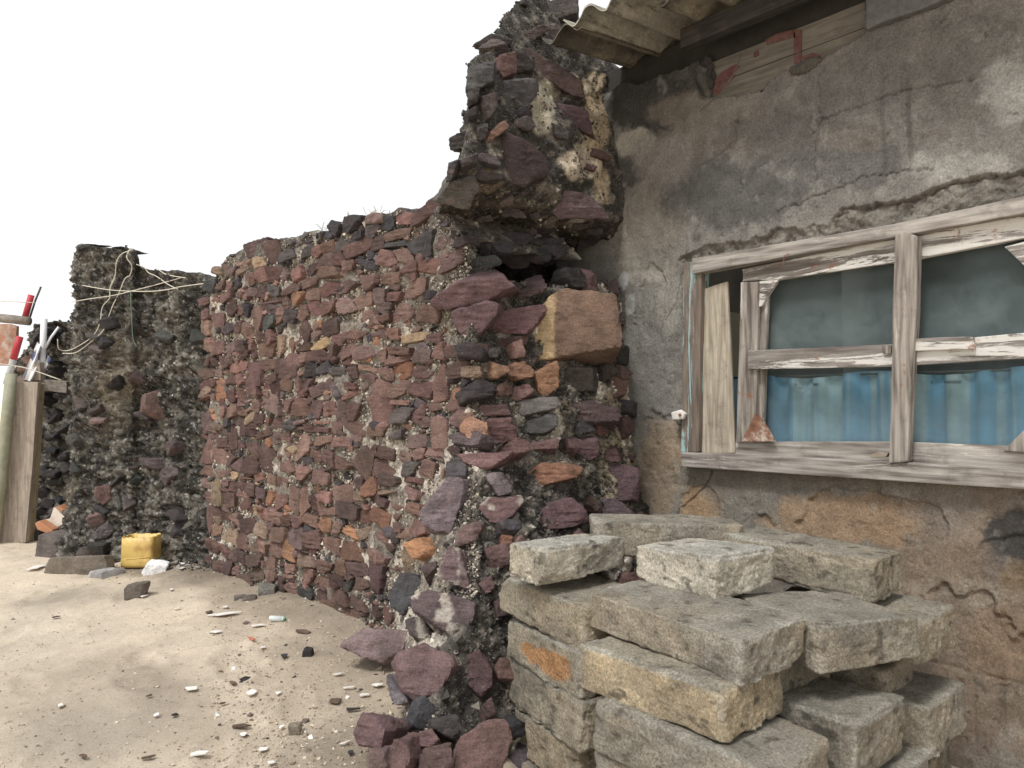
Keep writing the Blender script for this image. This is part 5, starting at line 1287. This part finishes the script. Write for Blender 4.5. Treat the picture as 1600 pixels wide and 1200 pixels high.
# cut yellow container: open box with rounded corners and wall thickness
def container():
    b = gpt(221, 884); dep = (b - C0) @ FW; Wd = 50 / F * dep; Hh = 47 / F * dep; Dp = Wd * .8; th = -YAW + .05
    root = tag(empty('cut_container', b), 'yellow plastic container with its top cut off, beside the dark pillar', 'container')
    YEL = NT('yellow_plastic', .45, .45); c = YEL.mix(YEL.ramp(YEL.noise(9, 6, .7), .42, .7), lin((220, 182, 66)), lin((182, 138, 50)))
    c = YEL.mix(YEL.ramp(YEL.noise(1.0, 5, .7, YEL.pos((40, 40, 6))), .55, .75, 0, .5), c, lin((150, 112, 60))); YEL.done(c, YEL.bump(YEL.noise(30, 4), .25, .004))
    nr = 64; rings = []
    def ring(sc, z, ins=0, jag=0):
        o = []
        for k in range(nr):
            a = 2 * math.pi * k / nr; ca, sa = math.cos(a), math.sin(a); e = 8.0
            r = 1 / (abs(ca) ** e + abs(sa) ** e) ** (1 / e)
            x, y = ca * r * (Wd / 2 * sc - ins), sa * r * (Dp / 2 * sc - ins)
            zz = z + jag * math.sin(k * .9) + jag * math.sin(k * 2.3)
            o.append(b + np.array([x * math.cos(th) - y * math.sin(th), x * math.sin(th) + y * math.cos(th), zz]))
        return o
    for sc, z, ins, jag in [(.80, .002, 0, 0), (.96, .006, 0, 0), (1.0, .02, 0, 0), (.985, Hh * .3, 0, 0), (.965, Hh * .32, 0, 0), (.98, Hh * .36, 0, 0), (.97, Hh * .7, 0, 0), (.955, Hh, 0, .002), (.955, Hh, .006, .002), (.97, Hh * .5, .006, 0), (.95, .02, .006, 0), (.6, .014, 0, 0)]: rings += ring(sc, z, ins, jag)
    n = 12; Fc = [(i * nr + k, i * nr + (k + 1) % nr, (i + 1) * nr + (k + 1) % nr, (i + 1) * nr + k) for i in range(n - 1) for k in range(nr)]
    Fc += [tuple(range(nr))[::-1], tuple(range((n - 1) * nr, n * nr))]
    mk('body', rings, Fc, YEL.m, root)
    mk('moulded_rib', *rib_box(b, th, Wd, Dp, Hh), YEL.m, root)
def rib_box(b, th, Wd, Dp, Hh):
    V = []
    for x in (-Wd * .30, Wd * .44):
        for y in (-Dp * .478, -Dp * .5):
            for z in (Hh * .28, Hh * .31): V.append(b + np.array([x * math.cos(th) - y * math.sin(th), x * math.sin(th) + y * math.cos(th), z + (.012 if x > 0 else 0)]))
    return V, [(0, 1, 3, 2), (4, 6, 7, 5), (0, 4, 5, 1), (2, 3, 7, 6), (0, 2, 6, 4), (1, 5, 7, 3)]
container()
# broken orange and white tray behind the pillar
tr = empty('broken_tray', pd(85, 830, 4.75)); tag(tr, 'broken white tray with orange-brown rims propped on rocks by the plank post', 'tray')
ORW = m_plain('orange_rim', (186, 122, 78), .7, .15, 8); WHT = m_plain('white_tray', (226, 214, 196), .7, .12, 8, .3, .3, (180, 150, 116))
facing([(86, 792), (92, 790), (112, 806), (108, 812)], 4.66, .07, ORW, 'rim', tr, .006); facing([(54, 818), (60, 814), (82, 828), (80, 836), (58, 828)], 4.60, .07, ORW, 'rim', tr, .006)
facing([(84, 793), (108, 811), (100, 818), (82, 829), (60, 815), (78, 810)], 4.68, .02, WHT, 'tray_base', tr, .003)
# litter: thin scraps
WH = m_plain('white_scrap', (222, 218, 210), .7, .1, 30, .3, .3, (190, 176, 156)); BR = m_plain('brown_scrap', (98, 78, 62), .9, .3, 20); BK = m_plain('black_scrap', (54, 52, 50), .9, .2, 20); OR = m_plain('orange_scrap', (196, 106, 74), .8, .15, 20)
def scrap(px, py, wpx, lpx, ang, mat, name, label, cat, th=.004, tilt=.1, group=None):
    b = gpt(px, py); dep = (b - C0) @ FW; a = wpx / F * dep / 2; l_ = lpx / F * dep / 2 / max(.16, (CAMZ) / np.linalg.norm(b - C0))
    rr = np.random.default_rng(int(px * 7 + py)); pts = []
    nk = int(rr.integers(4, 6)); t0 = rr.uniform(0, 1.5)
    for k in range(nk):
        t = t0 + 2 * math.pi * k / nk + rr.normal(0, .22); x, y = math.cos(t) * a * rr.uniform(.75, 1.05), math.sin(t) * l_ * rr.uniform(.6, .95)
        t2 = ang - YAW; X_, Y_ = x * math.cos(t2) - y * math.sin(t2), x * math.sin(t2) + y * math.cos(t2)
        pts.append((b[0] + X_, b[1] + Y_, b[2] + .004 + tilt * (x + a) * .6 + .001 * k % 2))
    return tag(prism(pts, (0, 0, th), mat, name, None, .0008, 0), label, cat, group)
L_ = [(58, 889, 30, 9, 0, WH, 'plastic_scrap', 'flat white plastic scrap at the left end of the long slab', 'scrap'), (225, 934, 12, 5, .2, WH, 'tile_chip', 'white chip just below the lone dark brown rock', 'chip'),
 (268, 923, 7, 4, .5, WH, 'tile_chip', 'tiny white chip right of the lone brown rock', 'chip'), (352, 951, 11, 4, .2, WH, 'tile_chip', 'small white chip above the long white strip', 'chip'), (285, 890, 10, 4, .1, WH, 'tile_chip', 'white chip right of the foam block', 'chip'),
 (277, 953, 10, 3, 0, WH, 'tile_chip', 'pale chip left of the long white strip', 'chip'), (350, 963, 56, 6, .12, WH, 'plastic_strip', 'long bent white plastic strip on the sand', 'strip'), (326, 959, 12, 8, .3, BR, 'leaf', 'dark curled leaf on the left end of the white strip', 'leaf'),
 (405, 980, 26, 5, .05, WH, 'plastic_scrap', 'flat white scrap below the clear bottle', 'scrap'), (340, 990, 22, 6, .1, WH, 'plastic_scrap', 'white crumpled scrap below the long white strip', 'scrap'), (392, 1001, 10, 8, .8, OR, 'shard', 'small orange-red shard on the sand', 'shard'),
 (411, 1015, 11, 5, .2, WH, 'tile_chip', 'white chip below the orange-red shard', 'chip'), (473, 990, 12, 12, 1.0, BR, 'leaf', 'curled brown leaf right of the clear bottle', 'leaf'), (444, 1028, 14, 8, .4, BK, 'charcoal_bits', 'black crumbly flake left of the charred lump', 'flake'),
 (298, 1080, 30, 9, -.25, WH, 'tile_shard', 'white tile shard with dark shadow in mid yard', 'tile shard'), (394, 1086, 22, 12, .5, WH, 'tile_shard', 'squarish white tile shard right of the mid-yard one', 'tile shard'), (365, 1071, 10, 9, .8, BR, 'leaf', 'small brown leaf between the two mid-yard tile shards', 'leaf'),
 (244, 1122, 10, 6, .7, WH, 'tile_chip', 'small white chip at the end of the sand groove', 'chip'), (95, 1106, 11, 7, .2, WH, 'tile_chip', 'white chip lying alone in the left of the yard', 'chip'), (312, 1183, 32, 11, .2, WH, 'tile_shard', 'long white tile shard at the bottom of the yard', 'tile shard'),
 (412, 1175, 22, 7, .15, WH, 'tile_shard', 'thin white tile shard right of the long bottom shard', 'tile shard'), (424, 1197, 18, 7, .1, WH, 'tile_shard', 'white tile shard cut by the bottom edge', 'tile shard'), (381, 1152, 12, 8, .9, WH, 'tile_chip', 'white chip under the reddish stick', 'chip'),
 (378, 1139, 34, 8, .12, BR, 'bark_strip', 'dark reddish bark strip in the lower yard', 'bark'), (273, 1121, 11, 5, 0, BK, 'charcoal_bits', 'small black flake right of the groove chip', 'flake'), (233, 1091, 10, 5, 0, BR, 'leaf', 'tiny dark leaf above the groove chip', 'leaf'),
 (525, 1099, 24, 13, .4, BR, 'leaf', 'large curled brown leaf near the broken wall end', 'leaf'), (552, 1112, 26, 8, -.1, BK, 'leaf', 'flat black leaf beside the large curled brown leaf', 'leaf'), (590, 1074, 24, 8, .1, WH, 'plastic_scrap', 'white plastic scrap at the foot of the protruding stone', 'scrap'),
 (546, 1078, 24, 4, .15, WH, 'tile_chip', 'thin white sliver near the broken wall end', 'chip'), (530, 1057, 22, 3, .1, WH, 'tile_chip', 'thin white sliver above the near-wall leaves', 'chip'), (570, 1090, 18, 6, .2, WH, 'paper_scrap', 'small off-white paper scrap among leaves by wall end', 'scrap'),
 (87, 967, 11, 4, 0, BR, 'leaf', 'tiny brown leaf alone in the left yard', 'leaf'), (348, 1103, 12, 4, .2, BR, 'leaf', 'brown leaf below the mid-yard tile shards', 'leaf'), (440, 1140, 10, 6, .3, WH, 'tile_chip', 'white chip left of the olive-brown pebble', 'chip'),
 (435, 1087, 12, 6, .4, WH, 'tile_chip', 'faint white chip right of the squarish tile shard', 'chip'), (548, 1180, 10, 8, .4, BK, 'leaf', 'black leaf at the bottom near the wall end', 'leaf'), (130, 1186, 24, 6, -.6, BR, 'twig_scrap', 'brown bark scrap at the bottom of the left yard', 'bark'), (232, 1188, 24, 6, .3, BR, 'twig_scrap', 'brown bark scrap left of the long bottom tile shard', 'bark'), (540, 1165, 24, 4, .5, WH, 'tile_chip', 'grey-white sliver right of the pebble', 'chip')]
for a in L_: scrap(*a)
# clear bottle with green cap
bo = gpt(433, 971); dp_ = (bo - C0) @ FW; u_ = RT * math.cos(.12) + np.array([FW[0], FW[1], 0]) * -.12; rb = 4.4 / F * dp_
bt = tag(empty('bottle', bo), 'small clear plastic bottle with green cap lying on the sand', 'bottle')
c0_ = bo + np.array([0, 0, rb]); hl = 11.5 / F * dp_
tube([c0_ - u_ * hl, c0_ - u_ * hl * .97, c0_ + u_ * hl * .75], rb, m_plain('cloudy_plastic', (206, 214, 212), .25, .1, 8, .5), 'body', bt, 14); tube([c0_ + u_ * hl * .75, c0_ + u_ * hl], rb * .95, m_plain('cloudy_neck', (196, 208, 206), .3), 'neck', bt, 14, rb * .45)
tube([c0_ + u_ * hl, c0_ + u_ * hl * 1.18], rb * .55, m_plain('green_cap', (70, 150, 110), .5), 'cap', bt, 12)

# grit, pebbles and flakes
def scatter(n, boxes, size, cols, name, label, sq=.6):
    pts = []
    for (x0, y0, x1, y1, wgt) in boxes:
        k = int(n * wgt); xs = R.uniform(x0, x1, k); ys = R.uniform(y0, y1, k)
        pts += [atz(a, b, 0) for a, b in zip(xs, ys)]
    pts = np.array(pts); pts[:, 2] = gz(pts[:, 0], pts[:, 1]) + .001
    c = np.array([lin(cols[i]) for i in R.integers(0, len(cols), len(pts))]) * R.uniform(.75, 1.25, (len(pts), 1))
    sz = R.gamma(2, size / 2, len(pts)) + .0008
    o = crumbs(pts, sz, np.clip(c, .01, .8), name, None, CHIP, sq); tag(o, label, 'gravel', kind='stuff')
scatter(5500, [(-60, 870, 640, 1215, .35), (330, 890, 640, 1215, .5), (160, 870, 400, 910, .15)], .0024, [(190, 172, 146), (150, 132, 110), (196, 180, 156), (130, 114, 96), (168, 150, 128)], 'sand_grit', 'fine grit and small pebbles strewn over the sandy yard')
scatter(200, [(330, 900, 620, 1215, .7), (150, 870, 400, 900, .3)], .0055, [(96, 84, 76), (120, 98, 90), (64, 60, 58), (226, 222, 214), (150, 134, 116)], 'stone_chips', 'stone chips and dark crumbs scattered along the foot of the walls', .7)
def rubble(n, box, size, cols, label, name):
    pts = np.array([gpt(R.uniform(box[0], box[2]), R.uniform(box[1], box[3])) for _ in range(n)]); c = np.array([lin(cols[i]) for i in R.integers(0, len(cols), n)])
    tag(crumbs(pts, R.gamma(2.5, size / 2.5, n), c, name, None, CHIP, .8), label, 'rubble', kind='stuff')
rubble(420, (255, 868, 420, 892), .011, [(64, 60, 58), (84, 78, 74), (104, 92, 86), (48, 46, 46), (150, 142, 130)], 'dark rubble crumbs piled where the two walls meet', 'rubble_crumbs')
# dry grass on the wall top
gv = []; gf = []
for k in range(150):
    s_ = R.uniform(.55, 1.05); base = Rb(np.array(s_), ztop(np.array([s_]))[0] + .0) + np.array([R.uniform(.02, .2), 0, R.uniform(-.01, .03)])
    d = np.array([R.normal(0, .6), R.normal(0, .6), R.uniform(.2, 1)]); d /= np.linalg.norm(d); L = R.uniform(.03, .09); sd_ = np.cross(d, [0.3, 1, .2]); sd_ /= np.linalg.norm(sd_)
    n0 = len(gv); mid = base + d * L * .6; tip = base + d * L + np.array([0, 0, -L * .3]); wv = sd_ * .0013
    gv += [base - wv, base + wv, mid + wv, mid - wv, tip]; gf += [(n0, n0 + 1, n0 + 2, n0 + 3), (n0 + 3, n0 + 2, n0 + 4)]
tag(mk('dry_grass', gv, gf, m_plain('straw', (176, 166, 138), .9, .2)), 'wisps of dry grass on top of the purple wall', 'grass', kind='stuff')
